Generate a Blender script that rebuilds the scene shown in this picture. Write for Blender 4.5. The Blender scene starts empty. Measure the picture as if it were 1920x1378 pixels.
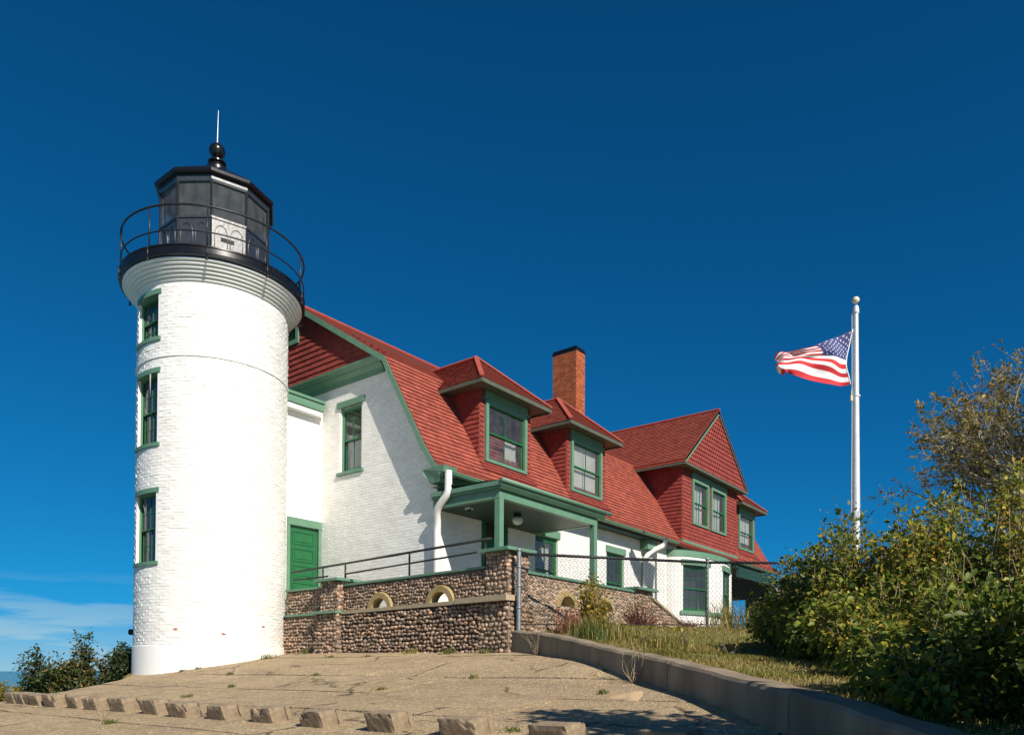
import bpy, bmesh, math, random
import numpy as np
from mathutils import Vector, Matrix
from mathutils.geometry import tessellate_polygon

random.seed(7)
RNG = np.random.default_rng(11)
SC = bpy.context.scene
COL = SC.collection
R = math.radians

# ------------------------------------------------------------------ camera, sky, sun, exposure
CAMP = Vector((-13.025, -12.424, 0.0))
_yaw, _pit, _rol = R(38.44), R(.86), R(.33)
_fw = Vector((math.cos(_yaw)*math.cos(_pit), math.sin(_yaw)*math.cos(_pit), math.sin(_pit)))
_rt = Vector((math.sin(_yaw), -math.cos(_yaw), 0))
_up = _rt.cross(_fw)
_r2 = _rt*math.cos(_rol) + _up*math.sin(_rol)
_u2 = -_rt*math.sin(_rol) + _up*math.cos(_rol)
cd = bpy.data.cameras.new('camera'); cam = bpy.data.objects.new('camera', cd); COL.objects.link(cam)
mw = Matrix.Identity(4)
for i in range(3):
    mw[i][0], mw[i][1], mw[i][2] = _r2[i], _u2[i], -_fw[i]
    mw[i][3] = CAMP[i]
cam.matrix_world = mw
cd.sensor_width = 36; cd.lens = 1426/1920*36
cd.shift_x = (960-948)/1920; cd.shift_y = (1240.4-689)/1920
cd.clip_start = .1; cd.clip_end = 9000
SC.camera = cam

SUN_TRAVEL = Vector((.36, 1.0, -.765)).normalized()
sl = bpy.data.lights.new('sun', 'SUN'); so = bpy.data.objects.new('sun', sl); COL.objects.link(so)
so.rotation_euler = SUN_TRAVEL.to_track_quat('-Z', 'Y').to_euler()
sl.energy = 4.6; sl.angle = R(.5); sl.color = (1, .93, .82)
_el = math.asin(-SUN_TRAVEL.z); _az = math.atan2(-SUN_TRAVEL.x, -SUN_TRAVEL.y)

W = bpy.data.worlds.new('World'); SC.world = W; W.use_nodes = True
nt = W.node_tree; N = nt.nodes; N.clear()
def wn(t, **k):
    n = N.new(t)
    for a, b in k.items(): setattr(n, a, b)
    return n
LK = nt.links.new
sky = wn('ShaderNodeTexSky', sky_type='NISHITA'); sky.sun_disc = False
sky.sun_elevation = _el; sky.sun_rotation = _az
sky.air_density = .5; sky.dust_density = 0; sky.ozone_density = 6.0; sky.altitude = 200
sk_g = wn('ShaderNodeGamma'); sk_g.inputs[1].default_value = 1.12; LK(sky.outputs[0], sk_g.inputs[0])
sk_a = wn('ShaderNodeVectorMath', operation='MULTIPLY'); sk_a.inputs[1].default_value = (.05, .80, .97); LK(sk_g.outputs[0], sk_a.inputs[0])
sk_b = wn('ShaderNodeVectorMath', operation='MULTIPLY_ADD'); sk_b.inputs[1].default_value = (0, .18, .115); sk_b.inputs[2].default_value = (1, 1, 1); LK(sk_g.outputs[0], sk_b.inputs[0])
mulc = wn('ShaderNodeVectorMath', operation='DIVIDE'); LK(sk_a.outputs[0], mulc.inputs[0]); LK(sk_b.outputs[0], mulc.inputs[1])
# thin streaks of cirrus low over the horizon
tc = wn('ShaderNodeTexCoord'); sx = wn('ShaderNodeSeparateXYZ'); LK(tc.outputs['Generated'], sx.inputs[0])
mp = wn('ShaderNodeMapping'); mp.inputs['Scale'].default_value = (3.2, 3.2, 26)
mp.inputs['Rotation'].default_value = (R(1.5), R(-2), 0)
LK(tc.outputs['Generated'], mp.inputs[0])
nz = wn('ShaderNodeTexNoise'); nz.inputs['Scale'].default_value = 1.6; nz.inputs['Detail'].default_value = 7; nz.inputs['Roughness'].default_value = .58
LK(mp.outputs[0], nz.inputs['Vector'])
rp = wn('ShaderNodeMapRange'); rp.inputs[1].default_value = .44; rp.inputs[2].default_value = .58
LK(nz.outputs[0], rp.inputs[0])
el = wn('ShaderNodeMapRange'); el.inputs[1].default_value = .115; el.inputs[2].default_value = .02; LK(sx.outputs[2], el.inputs[0])
el2 = wn('ShaderNodeMapRange'); el2.inputs[1].default_value = .07; el2.inputs[2].default_value = .0; el2.inputs[4].default_value = .75; LK(sx.outputs[2], el2.inputs[0])
cm = wn('ShaderNodeMath', operation='MULTIPLY'); LK(rp.outputs[0], cm.inputs[0]); LK(el.outputs[0], cm.inputs[1])
cmx = wn('ShaderNodeMath', operation='MAXIMUM'); LK(cm.outputs[0], cmx.inputs[0]); LK(el2.outputs[0], cmx.inputs[1])
cms = wn('ShaderNodeMath', operation='MULTIPLY'); cms.inputs[1].default_value = .92; LK(cmx.outputs[0], cms.inputs[0])
mixc = wn('ShaderNodeMix', data_type='RGBA'); LK(cms.outputs[0], mixc.inputs[0]); LK(mulc.outputs[0], mixc.inputs[6]); mixc.inputs[7].default_value = (2.7, 4.2, 4.9, 1)
bg = wn('ShaderNodeBackground'); bg.inputs[1].default_value = .1; LK(mixc.outputs[2], bg.inputs[0])
wo = wn('ShaderNodeOutputWorld'); LK(bg.outputs[0], wo.inputs[0])

vs = SC.view_settings; vs.view_transform = 'Standard'; vs.look = 'None'; vs.exposure = .5; vs.gamma = 1; vs.use_curve_mapping = False
SC.render.engine = 'CYCLES'

# ------------------------------------------------------------------ materials
def mat(name, col, rough=.6, col2=None, scale=3.0, tone=.0, bump=0., bscale=30., metallic=0., spec=.4, stretch=None, hue2=None, coat=0., info=0.):
    """two-colour noise paint; 'tone' multiplies by the per-piece attribute, hue2 mixes to another colour with it"""
    m = bpy.data.materials.new(name); m.use_nodes = True
    t = m.node_tree; n = t.nodes; l = t.links.new
    b = n['Principled BSDF']
    b.inputs['Roughness'].default_value = rough; b.inputs['Metallic'].default_value = metallic
    b.inputs['Specular IOR Level'].default_value = spec
    if coat: b.inputs['Coat Weight'].default_value = coat; b.inputs['Coat Roughness'].default_value = .15
    co = n.new('ShaderNodeTexCoord'); vec = co.outputs['Object']
    if stretch:
        mpn = n.new('ShaderNodeMapping'); mpn.inputs['Scale'].default_value = stretch; l(vec, mpn.inputs[0]); vec = mpn.outputs[0]
    nz = n.new('ShaderNodeTexNoise'); nz.inputs['Scale'].default_value = scale; nz.inputs['Detail'].default_value = 6; nz.inputs['Roughness'].default_value = .6
    l(vec, nz.inputs['Vector'])
    rmp = n.new('ShaderNodeMapRange'); rmp.inputs[1].default_value = .33; rmp.inputs[2].default_value = .67; l(nz.outputs[0], rmp.inputs[0])
    mx = n.new('ShaderNodeMix'); mx.data_type = 'RGBA'; l(rmp.outputs[0], mx.inputs[0])
    c2 = col2 or tuple(c*.82 for c in col)
    mx.inputs[6].default_value = (*col, 1); mx.inputs[7].default_value = (*c2, 1)
    out = mx.outputs[2]
    if tone or hue2:
        at = n.new('ShaderNodeAttribute'); at.attribute_name = 'tone'; fac = at.outputs['Fac']
        if info:
            oi = n.new('ShaderNodeObjectInfo'); fac = oi.outputs['Random']
        if hue2:
            mh = n.new('ShaderNodeMix'); mh.data_type = 'RGBA'; l(fac, mh.inputs[0]); l(out, mh.inputs[6]); mh.inputs[7].default_value = (*hue2, 1); out = mh.outputs[2]
        if tone:
            # scramble the attribute so that brightness does not follow hue
            ml = n.new('ShaderNodeMath'); ml.operation = 'MULTIPLY'; ml.inputs[1].default_value = 7.31; l(fac, ml.inputs[0])
            fr = n.new('ShaderNodeMath'); fr.operation = 'FRACT'; l(ml.outputs[0], fr.inputs[0])
            mr = n.new('ShaderNodeMapRange'); mr.inputs[3].default_value = 1-tone; mr.inputs[4].default_value = 1+tone; l(fr.outputs[0], mr.inputs[0])
            vm = n.new('ShaderNodeVectorMath'); vm.operation = 'SCALE'; l(out, vm.inputs[0]); l(mr.outputs[0], vm.inputs['Scale']); out = vm.outputs[0]
    l(out, b.inputs['Base Color'])
    if bump:
        n2 = n.new('ShaderNodeTexNoise'); n2.inputs['Scale'].default_value = bscale; n2.inputs['Detail'].default_value = 5; l(vec, n2.inputs['Vector'])
        bp = n.new('ShaderNodeBump'); bp.inputs['Strength'].default_value = bump; bp.inputs['Distance'].default_value = .01; l(n2.outputs[0], bp.inputs['Height']); l(bp.outputs[0], b.inputs['Normal'])
    return m

def leaf_mat(name, cols, trans=.35, tone=.25, rough=.5):
    m = bpy.data.materials.new(name); m.use_nodes = True
    t = m.node_tree; n = t.nodes; l = t.links.new
    b = n['Principled BSDF']; o = n['Material Output']
    b.inputs['Roughness'].default_value = rough; b.inputs['Specular IOR Level'].default_value = .35
    at = n.new('ShaderNodeAttribute'); at.attribute_name = 'tone'
    rr = n.new('ShaderNodeValToRGB'); e = rr.color_ramp.elements
    while len(e) < len(cols): e.new(.5)
    for i, (p, c) in enumerate(cols): e[i].position = p; e[i].color = (*c, 1)
    l(at.outputs['Fac'], rr.inputs[0])
    ml = n.new('ShaderNodeMath'); ml.operation = 'MULTIPLY'; ml.inputs[1].default_value = 37.7; l(at.outputs['Fac'], ml.inputs[0])
    fr = n.new('ShaderNodeMath'); fr.operation = 'FRACT'; l(ml.outputs[0], fr.inputs[0])
    mr = n.new('ShaderNodeMapRange'); mr.inputs[3].default_value = 1-tone; mr.inputs[4].default_value = 1+tone; l(fr.outputs[0], mr.inputs[0])
    vm = n.new('ShaderNodeVectorMath'); vm.operation = 'SCALE'; l(rr.outputs[0], vm.inputs[0]); l(mr.outputs[0], vm.inputs['Scale'])
    l(vm.outputs[0], b.inputs['Base Color'])
    tr = n.new('ShaderNodeBsdfTranslucent'); l(vm.outputs[0], tr.inputs[0])
    ms = n.new('ShaderNodeMixShader'); ms.inputs[0].default_value = trans; l(b.outputs[0], ms.inputs[1]); l(tr.outputs[0], ms.inputs[2]); l(ms.outputs[0], o.inputs[0])
    return m

def glass_mat(name, tint=(.75, .78, .78), refl=.16, rough=.02, dust=.08):
    m = bpy.data.materials.new(name); m.use_nodes = True
    t = m.node_tree; n = t.nodes; l = t.links.new
    n.remove(n['Principled BSDF']); o = n['Material Output']
    tr = n.new('ShaderNodeBsdfTransparent'); tr.inputs[0].default_value = (*tint, 1)
    gl = n.new('ShaderNodeBsdfGlossy'); gl.inputs['Roughness'].default_value = rough; gl.inputs[0].default_value = (.9, .95, 1, 1)
    fr = n.new('ShaderNodeLayerWeight'); fr.inputs[0].default_value = .35
    mr = n.new('ShaderNodeMapRange'); mr.inputs[3].default_value = refl; mr.inputs[4].default_value = .6; l(fr.outputs['Fresnel'], mr.inputs[0])
    nz = n.new('ShaderNodeTexNoise'); nz.inputs['Scale'].default_value = 2.2
    bp = n.new('ShaderNodeBump'); bp.inputs['Strength'].default_value = .06; l(nz.outputs[0], bp.inputs['Height']); l(bp.outputs[0], gl.inputs['Normal'])
    ms = n.new('ShaderNodeMixShader'); l(mr.outputs[0], ms.inputs[0]); l(tr.outputs[0], ms.inputs[1]); l(gl.outputs[0], ms.inputs[2])
    df = n.new('ShaderNodeBsdfDiffuse'); df.inputs[0].default_value = (.5, .49, .45, 1); nd = n.new('ShaderNodeTexNoise'); nd.inputs['Scale'].default_value = 3.1
    md = n.new('ShaderNodeMapRange'); md.inputs[1].default_value = .3; md.inputs[2].default_value = .7; md.inputs[3].default_value = dust*.6; md.inputs[4].default_value = dust*1.4; l(nd.outputs[0], md.inputs[0])
    m3 = n.new('ShaderNodeMixShader'); l(md.outputs[0], m3.inputs[0]); l(ms.outputs[0], m3.inputs[1]); l(df.outputs[0], m3.inputs[2]); l(m3.outputs[0], o.inputs[0])
    return m

M = {}
M['white'] = mat('white painted brick', (.80, .785, .745), .5, (.72, .70, .655), 2.2, tone=.05, bump=.25, bscale=60)
M['rust'] = mat('faint rust wash on white paint', (.70, .655, .59), .6, (.76, .735, .69), 9)
M['plaster'] = mat('white painted base', (.80, .79, .76), .5, (.75, .74, .70), 1.5, bump=.08, bscale=40)
M['whitetrim'] = mat('white painted metal', (.78, .76, .72), .4, (.70, .68, .64), 4)
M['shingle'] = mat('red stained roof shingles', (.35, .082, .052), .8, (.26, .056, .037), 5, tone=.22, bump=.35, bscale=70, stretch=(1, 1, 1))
M['butt'] = mat('shade-darkened shingle butts', (.25, .06, .04), .85, (.19, .046, .031), 6)  # weathered butts, coloured darker still to paint the shadow lines between courses
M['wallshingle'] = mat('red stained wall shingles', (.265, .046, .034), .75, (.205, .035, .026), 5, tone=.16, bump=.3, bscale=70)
M['redtrim'] = mat('red painted ridge boards', (.36, .075, .045), .7, (.29, .055, .035), 5, bump=.1)
M['green'] = mat('sage green painted trim', (.125, .25, .165), .5, (.105, .21, .14), 4, bump=.08)
M['dkgreen'] = mat('deep green painted sash', (.018, .13, .045), .4, (.015, .105, .036), 4)
M['door'] = mat('deep green painted door', (.013, .125, .042), .45, (.010, .105, .035), 4)
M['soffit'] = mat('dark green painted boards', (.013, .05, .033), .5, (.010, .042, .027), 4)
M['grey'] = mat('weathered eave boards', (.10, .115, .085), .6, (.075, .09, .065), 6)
M['black'] = mat('glossy black paint', (.006, .006, .008), .26, (.010, .010, .012), 6, bump=.10, bscale=8, spec=.4)
M['blackpanel'] = mat('glossy black plate', (.012, .012, .014), .42, (.03, .03, .03), 9, bump=.75, bscale=7, spec=1.0)
M['blackpanel'].node_tree.nodes['Principled BSDF'].inputs['Coat Weight'].default_value = 1; M['blackpanel'].node_tree.nodes['Principled BSDF'].inputs['Coat Roughness'].default_value = .36
M['iron'] = mat('black painted iron pipe', (.014, .014, .016), .4, (.022, .022, .024), 9)
M['steel'] = mat('galvanized steel', (.33, .35, .36), .45, (.24, .255, .265), 12, metallic=.6)
M['wire'] = mat('dark galvanized wire', (.05, .052, .055), .5, (.035, .036, .04), 12, metallic=.4)
M['pole'] = mat('brushed white metal pole', (.72, .73, .72), .35, (.62, .63, .62), 6, metallic=.25)
M['ball'] = mat('cream painted ball', (.72, .66, .5), .35, (.62, .56, .42), 6)
M['brick'] = mat('orange brick', (.42, .115, .038), .8, (.30, .075, .026), 9, tone=.25, bump=.3, bscale=60)
M['mortar'] = mat('pale mortar', (.45, .36, .27), .9, (.36, .29, .21), 12, bump=.3, bscale=50)
M['wallmortar'] = mat('dark sandy mortar', (.085, .065, .045), .95, (.05, .04, .03), 9, bump=.4, bscale=50)
M['wallmortar2'] = mat('tan sandy mortar', (.24, .18, .125), .95, (.17, .125, .085), 9, bump=.4, bscale=50)
M['stone'] = mat('beach cobbles', (.30, .235, .18), .6, (.21, .165, .13), 9, tone=.55, hue2=(.34, .21, .135), bump=.15, bscale=40)
M['stoneo'] = mat('single beach cobbles', (.31, .245, .19), .6, (.22, .175, .135), 9, tone=.55, hue2=(.35, .22, .14), bump=.15, bscale=40, info=1)
M['concrete2'] = mat('old rough concrete', (.33, .25, .155), .9, (.23, .175, .11), 3.5, bump=.6, bscale=45)
M['kerb'] = mat('stained cast concrete', (.30, .235, .16), .9, (.17, .13, .09), 2.6, bump=.7, bscale=38, stretch=(1, 1, .3))
M['block'] = mat('dark weathered concrete', (.31, .235, .15), .92, (.20, .15, .10), 14, bump=.7, bscale=70)
M['concrete3'] = mat('pale moulded concrete', (.42, .35, .23), .85, (.34, .27, .17), 5, bump=.4, bscale=40)
M['mould'] = mat('lichen stained concrete', (.40, .31, .16), .85, (.30, .21, .07), 6, bump=.4, bscale=40)
M['sand'] = mat('blown sand', (.52, .37, .21), .95, (.46, .32, .18), 9, bump=.3, bscale=80)
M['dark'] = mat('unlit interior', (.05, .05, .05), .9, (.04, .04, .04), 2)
M['joint'] = mat('soil in the slab joints', (.09, .07, .045), .95, (.05, .04, .025), 12, bump=.5)
M['blind'] = mat('white roller blind', (.78, .76, .70), .8, (.74, .72, .66), 2)
M['curtain'] = mat('white lace curtain', (.75, .74, .70), .8, (.66, .65, .6), 8)
M['ceil'] = mat('grey lantern ceiling', (.60, .58, .50), .6, (.50, .48, .42), 3)
M['glass'] = glass_mat('window glass', (.72, .74, .74), .06, dust=.07)
M['lglass'] = glass_mat('lantern glass', (.80, .81, .78), .05, dust=.085)
M['globe'] = mat('white glass globe', (.75, .73, .66), .25, (.7, .68, .6), 4)
M['bark'] = mat('grey brown bark', (.16, .125, .095), .85, (.10, .08, .06), 14, bump=.4)
M['pbark'] = mat('pale grey bark', (.36, .33, .28), .85, (.22, .20, .17), 10, bump=.4)
M['twig'] = mat('dry tan stems', (.34, .26, .16), .8, (.22, .16, .10), 14)
M['redtwig'] = mat('red brown stems', (.20, .07, .045), .8, (.14, .05, .03), 14)
M['flagred'] = mat('red flag cloth', (.56, .022, .03), .75, (.50, .02, .028), 4)
M['flagwhite'] = mat('white flag cloth', (.80, .79, .78), .75, (.76, .75, .74), 4)
M['flagblue'] = mat('blue flag cloth', (.045, .055, .20), .75, (.04, .048, .17), 4)
M['lshrub'] = leaf_mat('shrub leaves', [(0, (.055, .10, .015)), (.34, (.135, .185, .024)), (.68, (.31, .32, .048)), (.9, (.50, .40, .06)), (1, (.58, .36, .06))], .48)
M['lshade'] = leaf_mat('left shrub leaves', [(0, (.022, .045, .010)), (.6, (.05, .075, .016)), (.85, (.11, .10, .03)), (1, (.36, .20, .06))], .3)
M['ltree'] = leaf_mat('sparse autumn leaves', [(0, (.12, .13, .05)), (.45, (.25, .22, .075)), (.75, (.44, .30, .065)), (1, (.33, .30, .17))], .42)
M['lred'] = leaf_mat('red autumn leaves', [(0, (.16, .05, .03)), (.5, (.30, .075, .04)), (.8, (.26, .13, .05)), (1, (.12, .11, .03))], .35)
M['lyel'] = leaf_mat('yellow green leaves', [(0, (.20, .17, .02)), (.5, (.36, .26, .03)), (1, (.13, .15, .02))], .4)
M['grass'] = leaf_mat('dry grass blades', [(0, (.10, .13, .02)), (.45, (.22, .20, .04)), (.8, (.36, .27, .09)), (1, (.46, .35, .16))], .3)
M['tuft'] = leaf_mat('green tufts', [(0, (.05, .09, .015)), (.6, (.12, .15, .03)), (1, (.30, .24, .08))], .3)
M['bank'] = mat('grassy sandy soil', (.155, .135, .045), .95, (.20, .165, .065), 1.3, bump=.6, bscale=25)

def concrete_mat():
    m = bpy.data.materials.new('pebbly sand coloured concrete'); m.use_nodes = True
    t = m.node_tree; n = t.nodes; l = t.links.new; b = n['Principled BSDF']; b.inputs['Roughness'].default_value = .9; b.inputs['Specular IOR Level'].default_value = .25
    co = n.new('ShaderNodeTexCoord')
    def noise(s, d, r=.6, st=None):
        v = co.outputs['Object']
        if st:
            mp = n.new('ShaderNodeMapping'); mp.inputs['Scale'].default_value = st; l(v, mp.inputs[0]); v = mp.outputs[0]
        z = n.new('ShaderNodeTexNoise'); z.inputs['Scale'].default_value = s; z.inputs['Detail'].default_value = d; z.inputs['Roughness'].default_value = r; l(v, z.inputs['Vector']); return z.outputs[0]
    def rng(x, a, c, lo=0, hi=1):
        q = n.new('ShaderNodeMapRange'); q.inputs[1].default_value = a; q.inputs[2].default_value = c; q.inputs[3].default_value = lo; q.inputs[4].default_value = hi; l(x, q.inputs[0]); return q.outputs[0]
    def mix(f, a, c, bt='MIX'):
        q = n.new('ShaderNodeMix'); q.data_type = 'RGBA'; q.blend_type = bt
        if isinstance(f, float): q.inputs[0].default_value = f
        else: l(f, q.inputs[0])
        for s, v in ((6, a), (7, c)):
            if isinstance(v, tuple): q.inputs[s].default_value = (*v, 1)
            else: l(v, q.inputs[s])
        return q.outputs[2]
    base = mix(rng(noise(.55, 5), .35, .65), (.55, .41, .245), (.44, .325, .19))
    base = mix(rng(noise(1.5, 6, .7, (1, .35, 1)), .47, .68, 0, .8), base, (.30, .22, .14))
    vo = n.new('ShaderNodeTexVoronoi'); vo.inputs['Scale'].default_value = 38; l(co.outputs['Object'], vo.inputs['Vector'])
    sp = n.new('ShaderNodeSeparateColor'); l(vo.outputs['Color'], sp.inputs[0])
    base = mix(rng(sp.outputs[0], 0, 1, .0, .75), base, (.23, .165, .095))
    base = mix(rng(sp.outputs[1], .86, 1, 0, .9), base, (.64, .53, .38))
    base = mix(rng(noise(7, 6, .75), .56, .74, 0, .55), base, (.17, .13, .085))
    base = mix(rng(noise(2.6, 7, .72, (.5, 1.6, 1)), .55, .70, 0, .65), base, (.20, .15, .095))
    ck = n.new('ShaderNodeTexVoronoi'); ck.feature = 'DISTANCE_TO_EDGE'; ck.inputs['Scale'].default_value = .55
    wv = n.new('ShaderNodeTexNoise'); wv.inputs['Scale'].default_value = 2.2; wv.inputs['Detail'].default_value = 6; l(co.outputs['Object'], wv.inputs['Vector'])
    va = n.new('ShaderNodeVectorMath'); va.operation = 'MULTIPLY_ADD'; va.inputs[1].default_value = (.5, .5, .5); l(wv.outputs['Color'], va.inputs[0]); l(co.outputs['Object'], va.inputs[2]); l(va.outputs[0], ck.inputs['Vector'])
    cr_ = rng(ck.outputs['Distance'], .004, .014, .85, 0); cmk = n.new('ShaderNodeMath'); cmk.operation = 'MULTIPLY'; l(cr_, cmk.inputs[0]); l(rng(noise(.7, 3), .47, .56), cmk.inputs[1])
    base = mix(cmk.outputs[0], base, (.06, .045, .03))
    l(base, b.inputs['Base Color'])
    ad = n.new('ShaderNodeMath'); ad.operation = 'ADD'; l(vo.outputs['Distance'], ad.inputs[0]); l(noise(18, 6, .7), ad.inputs[1])
    bp = n.new('ShaderNodeBump'); bp.inputs['Strength'].default_value = .75; bp.inputs['Distance'].default_value = .02; l(ad.outputs[0], bp.inputs['Height']); l(bp.outputs[0], b.inputs['Normal'])
    return m
M['apron'] = concrete_mat()

def water_mat():
    m = mat('lake water', (.10, .25, .30), .3, (.085, .22, .27), .02, spec=.5)
    t = m.node_tree; n = t.nodes; l = t.links.new
    co = n.new('ShaderNodeTexCoord'); z = n.new('ShaderNodeTexNoise'); z.inputs['Scale'].default_value = .6; z.inputs['Detail'].default_value = 6; l(co.outputs['Object'], z.inputs['Vector'])
    bp = n.new('ShaderNodeBump'); bp.inputs['Strength'].default_value = .5; bp.inputs['Distance'].default_value = .3; l(z.outputs[0], bp.inputs['Height']); l(bp.outputs[0], n['Principled BSDF'].inputs['Normal'])
    return m
M['water'] = water_mat()

# ------------------------------------------------------------------ mesh helpers
A = lambda *v: np.array(v, float)
X, Y, Z = A(1, 0, 0), A(0, 1, 0), A(0, 0, 1)
def unit(v): v = np.asarray(v, float); return v/np.linalg.norm(v)

class MB:
    def __init__(s): s.v = []; s.f = []; s.t = []; s.m = []
    def add(s, vs, fs, tone=None, mi=0):
        o = len(s.v); s.v.extend([tuple(map(float, p)) for p in vs])
        t = random.random() if tone is None else tone
        for f in fs: s.f.append([i+o for i in f]); s.t.append(t); s.m.append(mi)
    def obox(s, O, U, V, Nn, u, v, n, tone=None):
        O, U, V, Nn = map(np.asarray, (O, U, V, Nn))
        P = [O+U*a+V*b+Nn*c for c in n for b in v for a in u]
        s.add(P, [(0, 2, 3, 1), (4, 5, 7, 6), (0, 1, 5, 4), (2, 6, 7, 3), (0, 4, 6, 2), (1, 3, 7, 5)], tone)
    def box(s, a, b, tone=None):
        s.obox(A(0, 0, 0), X, Y, Z, (a[0], b[0]), (a[1], b[1]), (a[2], b[2]), tone)
    def tube(s, pts, r, n=8, tone=None, caps=True):
        pts = [np.asarray(p, float) for p in pts]; k = len(pts)
        rs = r if isinstance(r, (list, tuple, np.ndarray)) else [r]*k
        d = pts[1]-pts[0]; a = np.cross(d, Z)
        if np.linalg.norm(a) < 1e-6*max(1, np.linalg.norm(d)) : a = X.copy()
        a = unit(a); vs = []
        for i in range(k):
            d = unit(pts[min(i+1, k-1)]-pts[max(i-1, 0)]); a = a-d*(a@d)
            a = unit(a) if np.linalg.norm(a) > 1e-6 else unit(np.cross(d, A(.3, .5, .8)))
            b = np.cross(d, a)
            for j in range(n):
                w = 2*math.pi*j/n; vs.append(pts[i]+(a*math.cos(w)+b*math.sin(w))*rs[i])
        fs = [(i*n+j, i*n+(j+1) % n, (i+1)*n+(j+1) % n, (i+1)*n+j) for i in range(k-1) for j in range(n)]
        if caps: fs += [tuple(range(n-1, -1, -1)), tuple((k-1)*n+j for j in range(n))]
        s.add(vs, fs, tone)
    def lathe(s, prof, c=(0, 0), n=64, a0=0., full=True, tone=None):
        vs = []; k = len(prof)
        for r, z in prof:
            for j in range(n):
                w = a0+2*math.pi*j/n; vs.append((c[0]+r*math.cos(w), c[1]+r*math.sin(w), z))
        fs = [(i*n+j, i*n+(j+1) % n, (i+1)*n+(j+1) % n, (i+1)*n+j) for i in range(k-1) for j in range(n)]
        s.add(vs, fs, tone)
    def prism(s, pts, d, tone=None):
        """closed solid from a planar polygon (3d points, convex or not) pushed along d"""
        pts = [np.asarray(p, float) for p in pts]; d = np.asarray(d, float); k = len(pts)
        q = [p+d for p in pts]
        fs = [(i, (i+1) % k, k+(i+1) % k, k+i) for i in range(k)] + [tuple(range(k-1, -1, -1)), tuple(range(k, 2*k))]
        s.add(pts+q, fs, tone)
    def build(s, name, m, parent=None, smooth=False, kind=None, auto=None):
        return make_obj(name, s.v, s.f, s.t, m, parent, smooth, kind, s.m, auto)

ORI = {}
def make_mesh(name, v, f, t, m, smooth, mi=None, auto=None):
    me = bpy.data.meshes.new(name); me.from_pydata([tuple(p) for p in v], [], [tuple(q) for q in f])
    for x in (m if isinstance(m, (list, tuple)) else [m]): me.materials.append(x)
    if t is not None and len(t):
        at = me.attributes.new('tone', 'FLOAT', 'FACE'); at.data.foreach_set('value', np.asarray(t, np.float32))
    if mi is not None and any(mi): me.polygons.foreach_set('material_index', np.asarray(mi, np.int32))
    if smooth: me.polygons.foreach_set('use_smooth', np.ones(len(me.polygons), bool))
    me.update()
    if auto:
        bm = bmesh.new(); bm.from_mesh(me); bmesh.ops.recalc_face_normals(bm, faces=bm.faces); bm.to_mesh(me); bm.free()
        if smooth: me.set_sharp_from_angle(angle=R(auto))
    return me
def make_obj(name, v, f, t, m, parent=None, smooth=False, kind=None, mi=None, auto=None):
    o0 = ORI.get(parent.name, (0, 0, 0)) if parent else (0, 0, 0)
    if parent and any(o0): v = np.asarray(v, float)-np.asarray(o0)
    o = bpy.data.objects.new(name, make_mesh(name, v, f, t, m, smooth, mi, auto)); COL.objects.link(o)
    if parent: o.parent = parent; ORI[o.name] = o0
    if kind: o['kind'] = kind
    return o
def tag(o, label, cat, group=None):
    o['label'] = label; o['category'] = cat
    if group: o['group'] = group
    return o
def thing(name, label, cat, loc=(0, 0, 0), group=None):
    o = bpy.data.objects.new(name, None); COL.objects.link(o); o.location = loc; o.empty_display_size = .2
    ORI[o.name] = tuple(loc); return tag(o, label, cat, group)
def inst(name, mesh, parent, loc, rot=None, scale=None, off=None):
    """a linked piece; loc in world coordinates"""
    o = bpy.data.objects.new(name, mesh); COL.objects.link(o)
    if parent: o.parent = parent; ORI[o.name] = ORI.get(parent.name, (0, 0, 0)); loc = np.asarray(loc)-np.asarray(ORI[o.name])
    if rot is not None:
        o.rotation_mode = 'QUATERNION'; o.rotation_quaternion = rot
    o.location = loc
    if scale is not None: o.scale = scale
    return o
def bulk(name, V, F, T, m, parent=None, kind='stuff', smooth=False):
    """big numpy meshes of triangles/quads with one face size"""
    o0 = np.asarray(ORI.get(parent.name, (0, 0, 0))) if parent else np.zeros(3)
    V = np.asarray(V, np.float32)-o0.astype(np.float32); F = np.asarray(F, np.int32); k = F.shape[1]
    me = bpy.data.meshes.new(name); me.vertices.add(len(V)); me.vertices.foreach_set('co', V.ravel())
    me.loops.add(F.size); me.loops.foreach_set('vertex_index', F.ravel())
    me.polygons.add(len(F)); me.polygons.foreach_set('loop_start', np.arange(0, F.size, k, dtype=np.int32))
    me.update(calc_edges=True); me.materials.append(m)
    at = me.attributes.new('tone', 'FLOAT', 'FACE'); at.data.foreach_set('value', np.asarray(T, np.float32))
    if smooth: me.polygons.foreach_set('use_smooth', np.ones(len(F), bool))
    o = bpy.data.objects.new(name, me); COL.objects.link(o)
    if parent: o.parent = parent; ORI[o.name] = tuple(o0)
    if kind: o['kind'] = kind
    return o

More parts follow.
